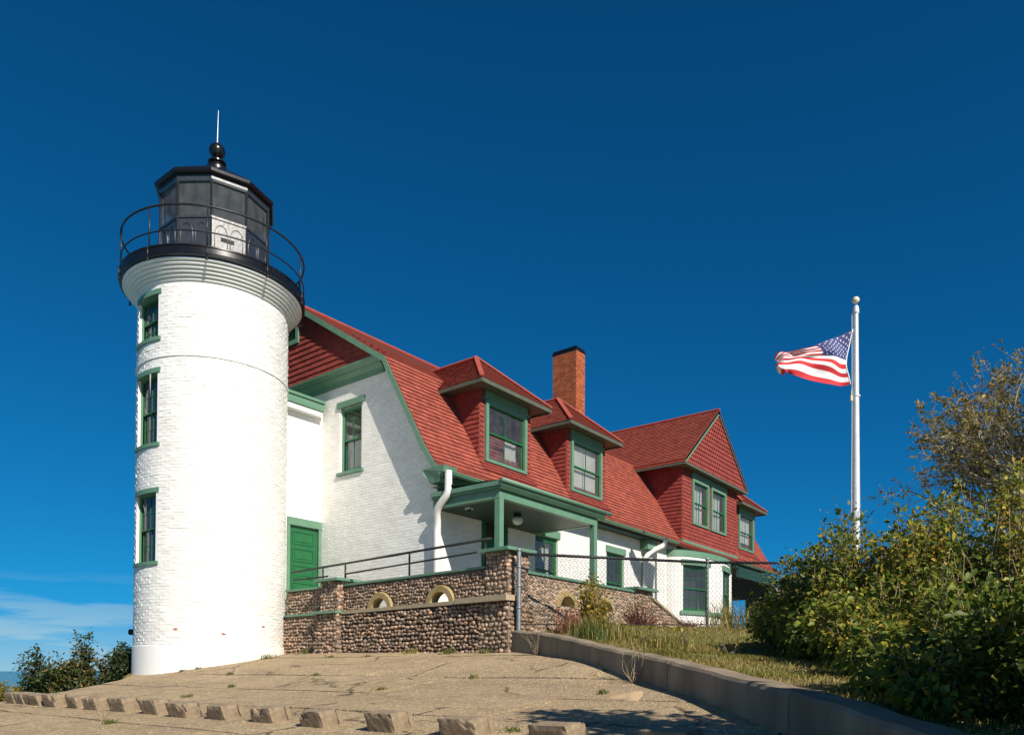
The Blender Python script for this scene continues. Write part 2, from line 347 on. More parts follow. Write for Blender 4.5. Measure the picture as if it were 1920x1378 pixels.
def clip(poly, conv):
    """Sutherland-Hodgman: poly clipped to the convex CCW polygon conv"""
    out = poly
    for i in range(len(conv)):
        a, b = conv[i], conv[(i+1) % len(conv)]
        ex, ey = b[0]-a[0], b[1]-a[1]
        inp, out = out, []
        if not inp: return []
        for j in range(len(inp)):
            p, q = inp[j-1], inp[j]
            sp = ex*(p[1]-a[1])-ey*(p[0]-a[0]); sq = ex*(q[1]-a[1])-ey*(q[0]-a[0])
            if (sp >= 0) != (sq >= 0):
                t = sp/(sp-sq); out.append((p[0]+(q[0]-p[0])*t, p[1]+(q[1]-p[1])*t))
            if sq >= 0: out.append(q)
    return out
def area2(p): return .5*sum(p[i-1][0]*p[i][1]-p[i][0]*p[i-1][1] for i in range(len(p)))
def minus(r, holes):
    """rect (u0,u1,v0,v1) minus axis rects"""
    rs = [r]
    for h in holes:
        nx = []
        for (a, b, c, d) in rs:
            if b <= h[0] or a >= h[1] or d <= h[2] or c >= h[3]: nx.append((a, b, c, d)); continue
            if a < h[0]: nx.append((a, h[0], c, d))
            if b > h[1]: nx.append((h[1], b, c, d))
            m0, m1 = max(a, h[0]), min(b, h[1])
            if c < h[2]: nx.append((m0, m1, c, h[2]))
            if d > h[3]: nx.append((m0, m1, h[3], d))
        rs = nx
    return rs
def frame_of(pts):
    pts = [np.asarray(p, float) for p in pts]
    n = unit(np.cross(pts[1]-pts[0], pts[2]-pts[0])); u = unit(np.cross(Z, n)); v = np.cross(n, u)
    return pts, u, v, n
def tiles(mb, pts, course=.14, wid=.15, th=.022, scallop=False, holes=(), gap=.004, jit=.004, v0=None):
    """overlapping shingles over a planar convex polygon given counter-clockwise seen from outside"""
    pts, U, V, Nn = frame_of(pts); w = pts[0]@Nn
    poly = [(p@U, p@V) for p in pts]
    if area2(poly) < 0: poly = poly[::-1]
    us = [p[0] for p in poly]; vv = [p[1] for p in poly]
    vb = min(vv) if v0 is None else v0; row = 0
    while vb < max(vv):
        u = min(us)-random.random()*wid
        if scallop: u = min(us)-(wid/2 if row % 2 else 0)
        jr = random.uniform(-jit, jit)
        while u < max(us):
            ww = wid if scallop else wid*random.uniform(.6, 1.45)
            rects = minus((u+gap/2, u+ww-gap/2, vb+jr+random.uniform(-jit, jit), vb+course), holes)
            for (a, b, c, d) in rects:
                if scallop and (b-a) > wid*.6:
                    q = [(a+(b-a)*(.5-.5*math.cos(k*math.pi/5)), c+course*.55-course*.55*math.sin(k*math.pi/5)) for k in range(6)]+[(b, d), (a, d)]
                else: q = [(a, c), (b, c), (b, d), (a, d)]
                q = clip(q, poly)
                if len(q) < 3 or abs(area2(q)) < 2e-5: continue
                h0 = random.uniform(0, jit)
                top = [U*p[0]+V*p[1]+Nn*(w+.003+h0+th*max(0, 1-(p[1]-vb)/course)) for p in q]
                k = len(q); bot = [U*p[0]+V*p[1]+Nn*w for p in q]
                fs = [tuple(range(k))]+[(i, k+i, k+(i+1) % k, (i+1) % k) for i in range(k) if not (q[i][1] > d-1e-6 and q[(i+1) % k][1] > d-1e-6)]
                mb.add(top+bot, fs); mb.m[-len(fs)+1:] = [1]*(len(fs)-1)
            u += ww
        vb += course; row += 1
def bricks(mb, pts, holes=(), bw=.215, bh=.075, proud=.006, jit=.004, mortar=.010, z0=None):
    pts, U, V, Nn = frame_of(pts); w = pts[0]@Nn
    poly = [(p@U, p@V) for p in pts]
    if area2(poly) < 0: poly = poly[::-1]
    us = [p[0] for p in poly]; vv = [p[1] for p in poly]; v = min(vv) if z0 is None else z0; row = 0
    while v < max(vv):
        u = min(us)-(bw/2 if row % 2 else 0)-.03
        while u < max(us):
            for (a, b, c, d) in minus((u+mortar/2, u+bw-mortar/2, v+mortar/2, v+bh-mortar/2), holes):
                q = clip([(a, c), (b, c), (b, d), (a, d)], poly)
                if len(q) < 3 or abs(area2(q)) < 4e-4: continue
                hh = [proud+random.uniform(-jit, jit)*.5]*len(q); tl = random.uniform(-jit, jit)*.5; tu = random.uniform(-jit, jit)*.5
                k = len(q); top = [U*p[0]+V*p[1]+Nn*(w+max(.001, hh[i]+tl*((p[1]-c)/bh)+tu*((p[0]-a)/bw))) for i, p in enumerate(q)]
                bot = [U*p[0]+V*p[1]+Nn*w for p in q]
                mb.add(top+bot, [tuple(range(k))]+[(i, k+i, k+(i+1) % k, (i+1) % k) for i in range(k)])
            u += bw
        v += bh; row += 1
def wall(mb, pts, holes=(), depth=.12):
    """flat wall with real openings and reveals; holes in (u,v) of the wall's frame"""
    pts, U, V, Nn = frame_of(pts); w = pts[0]@Nn
    loops = [[(p@U, p@V) for p in pts]]+[[(h[0], h[2]), (h[0], h[3]), (h[1], h[3]), (h[1], h[2])] for h in holes]
    flat = [p for l in loops for p in l]
    tr = tessellate_polygon([[Vector((a, b, 0)) for a, b in l] for l in loops])
    P = lambda a, b, n=0.: U*a+V*b+Nn*(w+n)
    fs = []
    for t in tr:
        a, b, c = (flat[i] for i in t)
        fs.append(t if (b[0]-a[0])*(c[1]-a[1])-(b[1]-a[1])*(c[0]-a[0]) > 0 else t[::-1])
    mb.add([P(*q) for q in flat], fs, .5)
    for h in holes:
        c = [(h[0], h[2]), (h[1], h[2]), (h[1], h[3]), (h[0], h[3])]
        for i in range(4):
            a, b = c[i], c[(i+1) % 4]
            mb.add([P(*a), P(*a, -depth), P(*b, -depth), P(*b)], [(0, 1, 2, 3)], .5)

def slerp_path(pts, n=6):
    """smooth Catmull-Rom path"""
    p = [np.asarray(q, float) for q in pts]; p = [2*p[0]-p[1]]+p+[2*p[-1]-p[-2]]; out = []
    for i in range(1, len(p)-2):
        for k in range(n):
            t = k/n; a, b, c, d = p[i-1:i+3]
            out.append(.5*((2*b)+(c-a)*t+(2*a-5*b+4*c-d)*t*t+(-a+3*b-3*c+d)*t**3))
    return out+[p[-2]]

# rounded cobble shapes: a cube cut once and blown to a ball, then squashed unevenly
def cobble(seed):
    rg = np.random.default_rng(seed); bm = bmesh.new(); bmesh.ops.create_cube(bm, size=2)
    bmesh.ops.subdivide_edges(bm, edges=bm.edges[:], cuts=1, use_grid_fill=True)
    d = rg.normal(size=3)*.16; e = rg.normal(size=3)*.16
    for v in bm.verts:
        n = v.co.normalized(); q = n*(1+.05*rg.normal()); q.x *= 1+d[0]*n.y; q.y *= 1+d[1]*n.x; q.z *= 1+.5*e[2]*n.x
        v.co = q
    V = np.array([v.co[:] for v in bm.verts]); F = [[v.index for v in f.verts] for f in bm.faces]; bm.free(); return V, F
COB = [cobble(i) for i in range(9)]
COBM = [make_mesh('cobble', v, f, [i/9]*len(f), M['stoneo'], True) for i, (v, f) in enumerate(COB)]
def cobbles(parent, pts, sw=.125, sh=.09, holes=(), n_own=40, prot=.035, seed=1, bigger=None):
    """stones bedded in a wall face: the n_own largest as objects of their own, the rest as one part"""
    rg = random.Random(seed); pts, U, V, Nn = frame_of(pts); w = pts[0]@Nn
    poly = [(p@U, p@V) for p in pts]
    if area2(poly) < 0: poly = poly[::-1]
    us = [p[0] for p in poly]; vv = [p[1] for p in poly]; S = []
    v = min(vv)+sh*.45
    while v < max(vv):
        u = min(us)-rg.random()*sw; hh = sh*rg.uniform(.88, 1.15)
        while u < max(us):
            ww = sw*rg.uniform(.6, 1.4); c = (u+ww/2, v+rg.uniform(-.02, .02))
            ok = all((poly[(i+1) % len(poly)][0]-poly[i][0])*(c[1]-poly[i][1])-(poly[(i+1) % len(poly)][1]-poly[i][1])*(c[0]-poly[i][0]) > 0 for i in range(len(poly)))
            if ok and not any(h(c) for h in holes):
                S.append((c, ww*.50, hh*.50*rg.uniform(.82, 1.12), prot*rg.uniform(.7, 1.35), rg.gauss(0, .22), rg.randrange(9)))
            u += ww
        v += hh*.97
    S.sort(key=lambda q: -q[1]*q[2])
    Vs, Fs, Ts = [], [], []; n = 0
    for i, (c, a, b, p, rot, k) in enumerate(S):
        P = U*c[0]+V*c[1]+Nn*(w+p*.25)
        cu, su = math.cos(rot), math.sin(rot); U2 = U*cu+V*su; V2 = V*cu-U*su
        if i < n_own:
            mt = Matrix(((U2[0], V2[0], Nn[0]), (U2[1], V2[1], Nn[1]), (U2[2], V2[2], Nn[2])))
            inst('stone', COBM[k], parent, P, mt.to_quaternion(), (a, b, p))
        else:
            vv_, ff = COB[k]; Vs.append(P+vv_[:, :1]*a*U2+vv_[:, 1:2]*b*V2+vv_[:, 2:]*p*Nn); Fs.append(np.array(ff)+n); n += len(vv_); Ts += [rg.random()]*len(ff)
    if Vs: bulk('small_stones', np.concatenate(Vs), np.concatenate(Fs), Ts, M['stone'], parent, 'stuff', True)

# ------------------------------------------------------------------ setting: lake, ground, apron
PX = np.array([-40, -16, -12, -9.6, -8.4, -7.2, -6.2, -5.2, -4.6, -4.0, -3.1, -1.77, -.4, 20]); PZ = np.array([-3.5, -1.7, -1.08, -.73, -.56, -.42, -.31, -.2, -.11, .06, .22, .43, .60, .7])
def apz(x): return np.interp(x, PX, PZ)

mb = MB(); k = 96
mb.add([(0, 0, -6.5)]+[(7000*math.cos(2*math.pi*i/k), 7000*math.sin(2*math.pi*i/k), -6.5) for i in range(k)], [(0, 1+i, 1+(i+1) % k) for i in range(k)])
lake = mb.build('lake', M['water']); lake['kind'] = 'structure'

RW = [(-1.95, -3.7, .80, .38), (-2.4, -4.7, .70, .30), (-2.9, -5.55, .58, .2), (-3.45, -6.4, .44, .05), (-4.05, -7.15, .33, -.08), (-4.68, -8.04, .21, -.2), (-5.68, -9.13, .055, -.33), (-6.83, -10.15, -.075, -.45), (-7.65, -10.84, -.157, -.55),
      (-8.37, -11.5, -.28, -.65), (-8.85, -11.9, -.33, -.7), (-9.8, -12.7, -.44, -.8), (-11.5, -14.2, -.65, -1.05)]
RWP = np.array(slerp_path(RW, 5))
CT = np.array([(a, b, c-.07) for a, b, c, d in RW]+[(2, -5.84, .95), (3.9, -7.6, .98), (0, -4.85, .93), (1, -4.2, 1.0), (5, -3, 1.15), (10, -1, 1.2), (17, -1, 1.35), (22, 0, 1.4), (8, -7, 1.1), (14, -11, 1.2), (-.3, -7.6, .5), (-1.3, -7.07, .42),
               (-2, -8.6, .18), (-2.5, -10.4, .05), (-4, -11.7, -.25), (-2.4, -11.3, .1), (0, -10, .45), (0, -14, .3), (5, -15, .7), (20, -25, 1), (60, -40, 1), (40, 10, 1.4), (200, 100, 1.2), (300, -200, 1)])
def bank_z(x, y):
    x = np.asarray(x, float); y = np.asarray(y, float)
    d = (x[..., None]-CT[:, 0])**2+(y[..., None]-CT[:, 1])**2+.05
    w = d**-1.6
    return (w*CT[:, 2]).sum(-1)/w.sum(-1)
def grid_obj(name, rows, m, kind='structure', smooth=True):
    a, b = len(rows), len(rows[0]); V = [p for r in rows for p in r]
    F = [(i*b+j, (i+1)*b+j, (i+1)*b+j+1, i*b+j+1) for i in range(a-1) for j in range(b-1)]
    o = make_obj(name, V, F, [.5]*len(F), m, None, smooth); o['kind'] = kind; return o
rows = []
ts = [0, .15, .35, .6, .9, 1.3, 1.8, 2.4, 3.1, 4, 5, 6.2, 7.6, 9.5, 12, 15, 20, 27, 40, 70, 150, 400, 1500, 5000]
starts = [((-1.6, -3.5), R(a)) for a in (60, 45, 32, 20, 10, 3, -4, -10, -16, -22)]
for p in RWP[1:]:
    starts.append(((p[0]+.12, p[1]-.06), R(-28)))
for (p, a) in starts:
    r = []
    for t in ts:
        x, y = p[0]+t*math.cos(a), p[1]+t*math.sin(a); z = float(bank_z(x, y))
        if t < 40: z += .05*math.sin(x*2.3+y)*math.cos(y*1.9)*min(1, t)
        r.append((x, y, z))
    rows.append(r)
bank = grid_obj('grass_bank', rows, M['bank'])
from mathutils.bvhtree import BVHTree
BVH = BVHTree.FromPolygons([v.co[:] for v in bank.data.vertices], [p.vertices[:] for p in bank.data.polygons])
def bank_top(x, y):
    out = np.asarray(bank_z(x, y), float).copy()
    for i in range(len(out)):
        h = BVH.ray_cast(Vector((x[i], y[i], 20)), Vector((0, 0, -1)))
        if h[0] is not None: out[i] = h[0].z
    return out
# land falling away to the lake beyond the tower
rows = []
edge = [(-.5, 7.0), (-2, 7.0), (-3.4, 6.6), (-4.2, 5.9), (-4.85, 4.9), (-6.1, 3.7), (-6.95, 3.05), (-7.63, 2.68), (-8.3, 2.35), (-9.2, 2.1), (-11, 2.0), (-15, 4)]
EDX = [p[0] for p in edge[::-1]]; EDY = [p[1] for p in edge[::-1]]
for i, (x, y) in enumerate(edge):
    r = []
    for t in (-.5, 0, .6, 1.5, 3, 5, 8, 12, 18, 30):
        z = float(apz(x))-.10-.012*t*t-.05*t; z = max(z, -9)
        r.append((x+t*(.75 if i < 6 else .3), y+t*(.66 if i < 6 else .95), z))
    rows.append(r)
lee = grid_obj('sandy_ground', rows[::-1], M['bank'])

# the concrete apron: a soil bed and slabs with open joints
RWX = [p[0] for p in RW[::-1]]; RWY = [p[1] for p in RW[::-1]]
def rightlim(x): return float(np.interp(x, [-12.2]+RWX, [-26]+RWY))-.12
def leftlim(x): return float(np.interp(x, EDX, EDY))+.05
XS = [-15, -12, -10, -8.75, -7.38, -5.9, -4.42, -2.5, -.9]
SKEW = [0]*8
rows = []
for x in np.linspace(-15, -.9, 40):
    rows.append([(x, y, float(apz(x))-.035) for y in np.linspace(rightlim(x), leftlim(x)-.02, 12)])
apron = grid_obj('concrete_apron', rows[::-1], M['joint'])
ORI[apron.name] = (0, 0, 0)
JY = [[-22, -17, -12, -6.5, -1.5], [-22, -16, -11, -6.5, -1.9], [-21, -15, -10.4, -7.2, -3.4, .2], [-22, -15.5, -11, -8.9, -6.0, -2.6, .5], [-20, -14, -10.5, -7.6, -4.43, -1.3, 1.6], [-20, -14, -9.6, -7.4, -4.43, -1.0, 2.1], [-20, -13, -7, -5.4, -2.6, .9], [-20, -12, -6, -1.4, 3]]
for i in range(len(XS)-1):
    x0, x1 = XS[i]+.024, XS[i+1]-.024
    ys = [-26]+JY[i]+[40]
    for j in range(len(ys)-1):
        y0, y1 = ys[j]+.014, ys[j+1]-.014
        if y0 > leftlim(x0)-.3 or y1 < min(rightlim(x0), rightlim(x1))+.25: continue
        nx = max(2, int((x1-x0)/.25)); ny = max(2, min(26, int((y1-y0)/.3))); V = []; F = []
        dz = random.uniform(-.006, .006); tl = random.uniform(-.0012, .0012)
        for a in range(nx+1):
            x = x0+(x1-x0)*a/nx; ye = min(y1, leftlim(x)); ye = max(ye, y0+.02)
            for b in range(ny+1):
                y = y0+(ye-y0)*b/ny+(SKEW[i]*(x-x0) if b < ny or ye == y1 else 0)+(0 if b < ny or ye == y1 else 0)
                y = max(min(y, leftlim(x)), rightlim(x))
                jx = .012*math.sin(y*7.1+i) if a in (0, nx) else 0
                V.append((x+jx, y+.012*math.sin(x*9+j*3), float(apz(x))+dz+tl*(y-y0)+.008*math.sin(x*1.7+y*.9)*math.sin(y*1.1-x)))
        n1 = ny+1
        F = [(a*n1+b, (a+1)*n1+b, (a+1)*n1+b+1, a*n1+b+1) for a in range(nx) for b in range(ny)]
        k0 = len(V); rim = [b for b in range(n1)]+[a*n1+ny for a in range(1, nx+1)]+[nx*n1+b for b in range(ny-1, -1, -1)]+[a*n1 for a in range(nx-1, 0, -1)]
        V += [(V[q][0], V[q][1], V[q][2]-.06) for q in rim]; L = len(rim)
        F += [(rim[q], rim[(q+1) % L], k0+(q+1) % L, k0+q) for q in range(L)]
        make_obj('concrete_slab', V, F, [random.random()]*len(F), M['apron'], apron, False)

# retaining wall
rw = thing('retaining_wall', 'low curving grey concrete retaining wall between the apron and the grassy bank', 'wall', (-1.95, -3.7, .4))
def wall_run(p):
    q = np.asarray(p); n = len(q); out = []
    for i in range(n):
        d = unit(np.append(q[min(i+1, n-1), :2]-q[max(i-1, 0), :2], 0)); nrm = np.array((-d[1], d[0], 0)); out.append((q[i], nrm if nrm[0] > 0 else -nrm))
    return out
run = wall_run(RWP); segs = [(0, 15), (15, 27), (27, 38), (38, 49), (49, len(run)-1)]
for (a, b) in segs:
    V, F = [], []; n = b-a+1
    for i in range(a, b+1):
        q, nn = run[i]; e = .012 if i == b and b < len(run)-1 else 0
        for (t, z) in ((-.03, q[3]-.5), (-.0, q[2]-.03), (.03, q[2]), (.25, q[2]+.004), (.28, q[2]-.03), (.30, q[3]-.5)):
            V.append((q[0]+nn[0]*t, q[1]+nn[1]*t, z+.006*math.sin(i*1.7)))
    if b < len(run)-1:
        for k in range(6): V[(n-1)*6+k] = tuple(np.array(V[(n-1)*6+k])*.93+np.array(V[(n-2)*6+k])*.07)
    F = [(i*6+k, (i+1)*6+k, (i+1)*6+k+1, i*6+k+1) for i in range(n-1) for k in range(5)]+[tuple(range(6)), tuple(range((n-1)*6+5, (n-1)*6-1, -1))]
    make_obj('wall_section', V, F, [.5]*len(F), M['kerb'], rw, True, auto=30)

# baffle blocks across the apron
def block_mesh(seed, chips):
    rg = random.Random(seed); bm = bmesh.new()
    bmesh.ops.create_grid(bm, x_segments=1, y_segments=1, size=.5); bm.clear()
    nx, ny, nz = 5, 8, 4; L, Wd, H = .215, .40, .20
    idx = {}
    def vert(i, j, k):
        if (i, j, k) not in idx: idx[i, j, k] = bm.verts.new((L*i/nx-L/2, Wd*j/ny-Wd/2, H*k/nz-.02))
        return idx[i, j, k]
    for i in range(nx):
        for j in range(ny): bm.faces.new((vert(i, j, nz), vert(i+1, j, nz), vert(i+1, j+1, nz), vert(i, j+1, nz)))
        for k in range(nz):
            bm.faces.new((vert(i, 0, k), vert(i+1, 0, k), vert(i+1, 0, k+1), vert(i, 0, k+1)))
            bm.faces.new((vert(i, ny, k), vert(i, ny, k+1), vert(i+1, ny, k+1), vert(i+1, ny, k)))
    for j in range(ny):
        for k in range(nz):
            bm.faces.new((vert(0, j, k), vert(0, j, k+1), vert(0, j+1, k+1), vert(0, j+1, k)))
            bm.faces.new((vert(nx, j, k), vert(nx, j+1, k), vert(nx, j+1, k+1), vert(nx, j, k+1)))
    for (i, j, k), v in idx.items():
        v.co += Vector((rg.gauss(0, .0012), rg.gauss(0, .0012), rg.gauss(0, .0012)))
        v.co.x -= .22*H*k/nz
        if k == nz: v.co.y *= .985
        e = (i in (0, nx))+(j in (0, ny))+(k == nz)
        if e >= 2: v.co -= Vector(((i-nx/2)/nx*.02, (j-ny/2)/ny*.012, .006))*rg.uniform(.3, 1.6)
        for (cy, dep) in chips:       # broken upper edge on the lake side
            if i <= 1 and k >= nz-1 and abs(j/ny-cy) < .12: v.co.z -= dep*.75*(1 if i == 0 else .35)*rg.uniform(.6, 1.25); v.co.x += dep*.35*(i == 0)
    bmesh.ops.recalc_face_normals(bm, faces=bm.faces)
    me = bpy.data.meshes.new('block'); bm.to_mesh(me); bm.free(); me.materials.append(M['block']); return me
BL = [(-10.05, 'dim pale block half out of the picture at the bottom right, last of the row', []), (-9.1, 'shaded sharp-edged block in the tree shadow, second from the right', []), (-8.13, 'squat block with a broken rounded top where the tree shadow begins', [(.25, .05), (.05, .04)]),
      (-7.2, 'large intact square-cornered block left of the tree shadow, with a crack down its dark face', []), (-6.2, 'block with a ragged bite out of its upper left corner', [(.95, .10), (.8, .07), (.65, .03)]), (-5.3, 'block with a jagged notched crest, below the cobble wall', [(.9, .05), (.6, .07), (.4, .02)]),
      (-4.43, 'block with a chamfered top left corner and clean lit side', [(1, .12), (.88, .05)]), (-3.6, 'chipped block whose dark face has crumbled to a pale scar', [(.1, .1), (.25, .08), (0, .11)]), (-2.85, 'clean-edged block below the left side of the door, with a crisp dark face', []), (-2.02, 'block with a dry twig weed growing in front of its dark face', []),
      (-1.25, 'block with a nibbled top edge below the left edge of the tower', [(.5, .03), (.8, .03)]), (-0.58, 'smooth block just left of the nibbled one', []), (0.2, 'block split by a deep notch with pale rubble at its foot', [(.0, .12), (.15, .1)]),
      (0.72, 'worn block fourth from the far left end', []), (1.05, 'block third from the far left end, in front of the low yellow shrub', []), (1.38, 'block second from the far left end', [(.5, .04)]), (1.72, 'block at the far left end of the row, cut by the picture edge', [])]
slope = math.atan2(apz(-7.9)-apz(-8.6), .7)
for i, (y, lab, ch) in enumerate(BL):
    o = bpy.data.objects.new('concrete_block', block_mesh(i+3, ch)); COL.objects.link(o)
    xx = -8.16-.02*math.sin(i*2.1); o.location = (xx, y, float(apz(xx))); o.rotation_euler = (random.uniform(-.02, .02), -slope, random.uniform(-.04, .04)); o.scale = (1, random.uniform(.93, 1.04), random.uniform(.9, 1.04))
    tag(o, lab+' on the sloping apron' if len(lab.split()) < 12 else lab, 'concrete block', 'concrete blocks in a row across the apron')
    mb = MB(); mb.prism([(.111, -.185, -.02), (.111-.22*.17, -.18, .155), (.165-.22*.17, -.18, .155), (.165, -.185, -.02)], (0, .36, 0)); f = make_obj('rib', mb.v, mb.f, mb.t, M['block'], o)

# ------------------------------------------------------------------ windows
def window(parent, P0, Nn, w, h, cas=.10, sill=.06, cols=2, rows=2, casing=None, sash=None, depth=.07, blind=0., curtain=None, header=0., proud=.05, name='window', bars=True, over=.0, fr=.045):
    """sash window: P0 = bottom centre of the outer casing on the wall face. Parts: casing > sashes, bars, panes, sill ..."""
    P0 = np.asarray(P0, float); Nn = unit(Nn); U = np.cross(Z, Nn); O = P0
    casing = casing or M['green']; sash = sash or M['dkgreen']; hw = w/2
    mb = MB(); ob = lambda m_, u, v, n: m_.obox(O, U, Z, Nn, u, v, n)
    ob(mb, (-hw, -hw+cas), (0, h), (-.02, proud)); ob(mb, (hw-cas, hw), (0, h), (-.02, proud)); ob(mb, (-hw+cas, hw-cas), (h-cas, h), (-.02, proud)); ob(mb, (-hw+cas, hw-cas), (0, cas*.7), (-.02, proud))
    f = mb.build(name, casing, parent)
    if sill:
        mb = MB(); ob(mb, (-hw-over, hw+over), (-sill, -.001), (-.02, proud+.05)); mb.build('sill', casing, f)
    if header:
        mb = MB(); ob(mb, (-hw-over, hw+over), (h+.001, h+header), (-.02, proud+.04)); mb.build('header', casing, f)
    iw, b0, t0 = hw-cas, cas*.7, h-cas; mid = b0+(t0-b0)*.5
    for (lo, hi, n) in ((mid-.02, t0, -.015), (b0, mid+.02, -.05)):
        mb = MB(); nn = (n-.03, n)
        ob(mb, (-iw, -iw+fr), (lo, hi), nn); ob(mb, (iw-fr, iw), (lo, hi), nn); ob(mb, (-iw+fr, iw-fr), (hi-fr, hi), nn); ob(mb, (-iw+fr, iw-fr), (lo, lo+fr), nn)
        mb.build('sash', sash, f)
        W2, H2 = 2*(iw-fr), hi-lo-2*fr
        for c in range(cols):
            for r in range(rows):
                mb = MB(); u0 = -iw+fr+W2*c/cols; v0 = lo+fr+H2*r/rows; g = .011 if bars else .002
                a0 = u0+(g if c else 0); a1 = u0+W2/cols-(g if c < cols-1 else 0); c0 = v0+(g if r else 0); c1 = v0+H2/rows-(g if r < rows-1 else 0)
                q = [O+U*a+Z*b+Nn*(n-.018+random.uniform(-.0015, .0015)) for a, b in ((a0, c0), (a1, c0), (a1, c1), (a0, c1))]
                mb.add(q, [(0, 1, 2, 3)]); mb.build('pane', M['glass'], f)
        for c in range(1, cols):
            mb = MB(); u = -iw+fr+W2*c/cols; ob(mb, (u-.011, u+.011), (lo+fr, hi-fr), (n-.026, n-.006)); mb.build('glazing_bar', sash, f)
        for r in range(1, rows):
            mb = MB(); v = lo+fr+H2*r/rows; ob(mb, (-iw+fr, iw-fr), (v-.009, v+.009), (n-.024, n-.009)); mb.build('glazing_bar', sash, f)
    if blind:
        mb = MB(); ob(mb, (-iw, iw), (t0-(t0-b0)*blind, t0), (-.16, -.155)); mb.build('blind', M['blind'], f)
    if curtain:
        k = 26; V = []; F = []
        for i in range(k+1):
            u = -iw+2*iw*(curtain[0]+(curtain[1]-curtain[0])*i/k)
            for v in (b0, t0-.0 if curtain[2] is None else b0+(t0-b0)*curtain[2]):
                V.append(O+U*u+Z*v+Nn*(-.2+.035*math.sin(i*1.9)))
        F = [(2*i, 2*i+2, 2*i+3, 2*i+1) for i in range(k)]
        make_obj('curtain', V, F, None, M['curtain'], f, True)
    return f

# ------------------------------------------------------------------ the tower
TC = (-2.8, 5.0); TR = 1.745
lt = thing('lighthouse_tower', 'white painted brick lighthouse tower with black lantern room and railed gallery', 'lighthouse', (-2.8, 5.0, 0))
WINS = [(2.50, 4.08), (5.20, 6.82), (7.62, 8.62)]; WY = (4.53, 5.41)
wa = [math.pi+math.asin((TC[1]-y)/TR) for y in WY]    # azimuths of the jambs
angs = sorted(set([round(2*math.pi*i/96, 5) for i in range(96)]+[round(a, 5) for a in wa])); angs = [a for a in angs if not any(abs(a-b) < .012 and a != round(b, 5) for b in wa)]
zs = sorted(set([.55, 1.6, 2.50, 4.08, 5.20, 6.82, 7.62, 8.62, 8.84])); lo, hi = min(wa), max(wa)
mb = MB(); na = len(angs); vid = {}
V = [(TC[0]+TR*math.cos(a), TC[1]+TR*math.sin(a), z) for z in zs for a in angs]; F = []
for i in range(len(zs)-1):
    for j in range(na):
        a = angs[j]; a2 = angs[(j+1) % na]+(2*math.pi if j == na-1 else 0); am = (a+a2)/2; zm = (zs[i]+zs[i+1])/2
        if lo < am < hi and any(b < zm < t for b, t in WINS): continue
        F.append((i*na+j, i*na+(j+1) % na, (i+1)*na+(j+1) % na, (i+1)*na+j))
mb.add(V, F, .5); shaft = mb.build('shaft', M['white'], lt, True)
# laid bricks, each slightly proud; 300 nearest the eye level as pieces of their own
CTA = math.radians(-120.4); BR = []; h = .0725; nb = 50; z = .62; row = 0
while z < 8.80:
    for j in range(nb):
        a0 = 2*math.pi*(j+(.5 if row % 2 else 0))/nb; a1 = a0+2*math.pi/nb-.0055
        hit = False
        for b, t in WINS:
            if z+h > b-.06 and z < t+.08:
                for s in (0, 2*math.pi, -2*math.pi):
                    if a1+s > lo-.01 and a0+s < hi+.01: hit = True
        if not hit: BR.append((a0, a1, z, z+h-.008))
    z += h; row += 1
def brick_geo(a0, a1, z0, z1, rg=random):
    pr = .004+abs(rg.gauss(0, .0032)); tl = rg.gauss(0, .0022); tt = rg.gauss(0, .0018); P = []
    for rr in (TR, TR+pr):
        for (a, zz, s, q) in ((a0, z0, -1, -1), (a1, z0, 1, -1), (a1, z1, 1, 1), (a0, z1, -1, 1)):
            r2 = rr+((tl*s+tt*q) if rr > TR else 0); r2 = max(r2, TR+.001) if rr > TR else r2
            P.append((TC[0]+r2*math.cos(a), TC[1]+r2*math.sin(a), zz))
    return P, [(4, 5, 6, 7), (0, 1, 5, 4), (1, 2, 6, 5), (2, 3, 7, 6), (3, 0, 4, 7)]
def facing(q):
    a = (q[0]+q[1])/2; return math.cos(a-CTA)-.012*abs(q[2]-1.2)**1.5
BR.sort(key=facing, reverse=True); mb = MB()
for i, q in enumerate(BR):
    P, F = brick_geo(*q)
    if i < 300: make_obj('brick', P, F, [random.random()]*5, M['white'], lt)
    else: mb.add(P, F)
mb.build('brickwork', M['white'], lt, kind='stuff')
# chips in the paint
for (a, z) in ((-146, .95), (-112, .86), (-80, 1.07)):
    a = R(a); mb = MB(); u = A(-math.sin(a), math.cos(a), 0); nn = A(math.cos(a), math.sin(a), 0)
    P = A(TC[0], TC[1], z)+nn*(TR+.012); mb.add([P-u*.06, P-u*.01-Z*.022, P+u*.055-Z*.012, P+u*.04+Z*.012, P-u*.02+Z*.02], [(0, 1, 2, 3, 4)]); mb.build('paint_chip', M['brick'], lt)
mb = MB(); mb.lathe([(TR+.04, -1.6), (TR+.032, .54), (TR+.024, .585), (TR, .60)], TC, 96); mb.build('base_band', M['plaster'], lt, True, auto=40)
mb = MB(); mb.lathe([(TR, 7.13), (TR+.028, 7.135), (TR+.03, 7.18), (TR, 7.19)], TC, 96); mb.build('belt_course', M['white'], lt)
for k in range(9):
    a = R(-185+16*k+random.uniform(-5, 5)); ln = random.uniform(.25, .8); w = random.uniform(.012, .03); zt_ = random.choice((8.78, 7.10, 6.9)); mb = MB(); nn = A(math.cos(a), math.sin(a), 0); u = A(-math.sin(a), math.cos(a), 0); P = A(TC[0], TC[1], zt_)+nn*(TR+.0135)
    mb.add([P-u*w, P+u*w, P+u*w*.5-Z*ln*.6, P+u*w*.1-Z*ln, P-u*w*.7-Z*ln*.5], [(0, 1, 2, 3, 4)]); mb.build('rust_streak', M['rust'], lt)
r0, z0 = TR-.01, 8.84
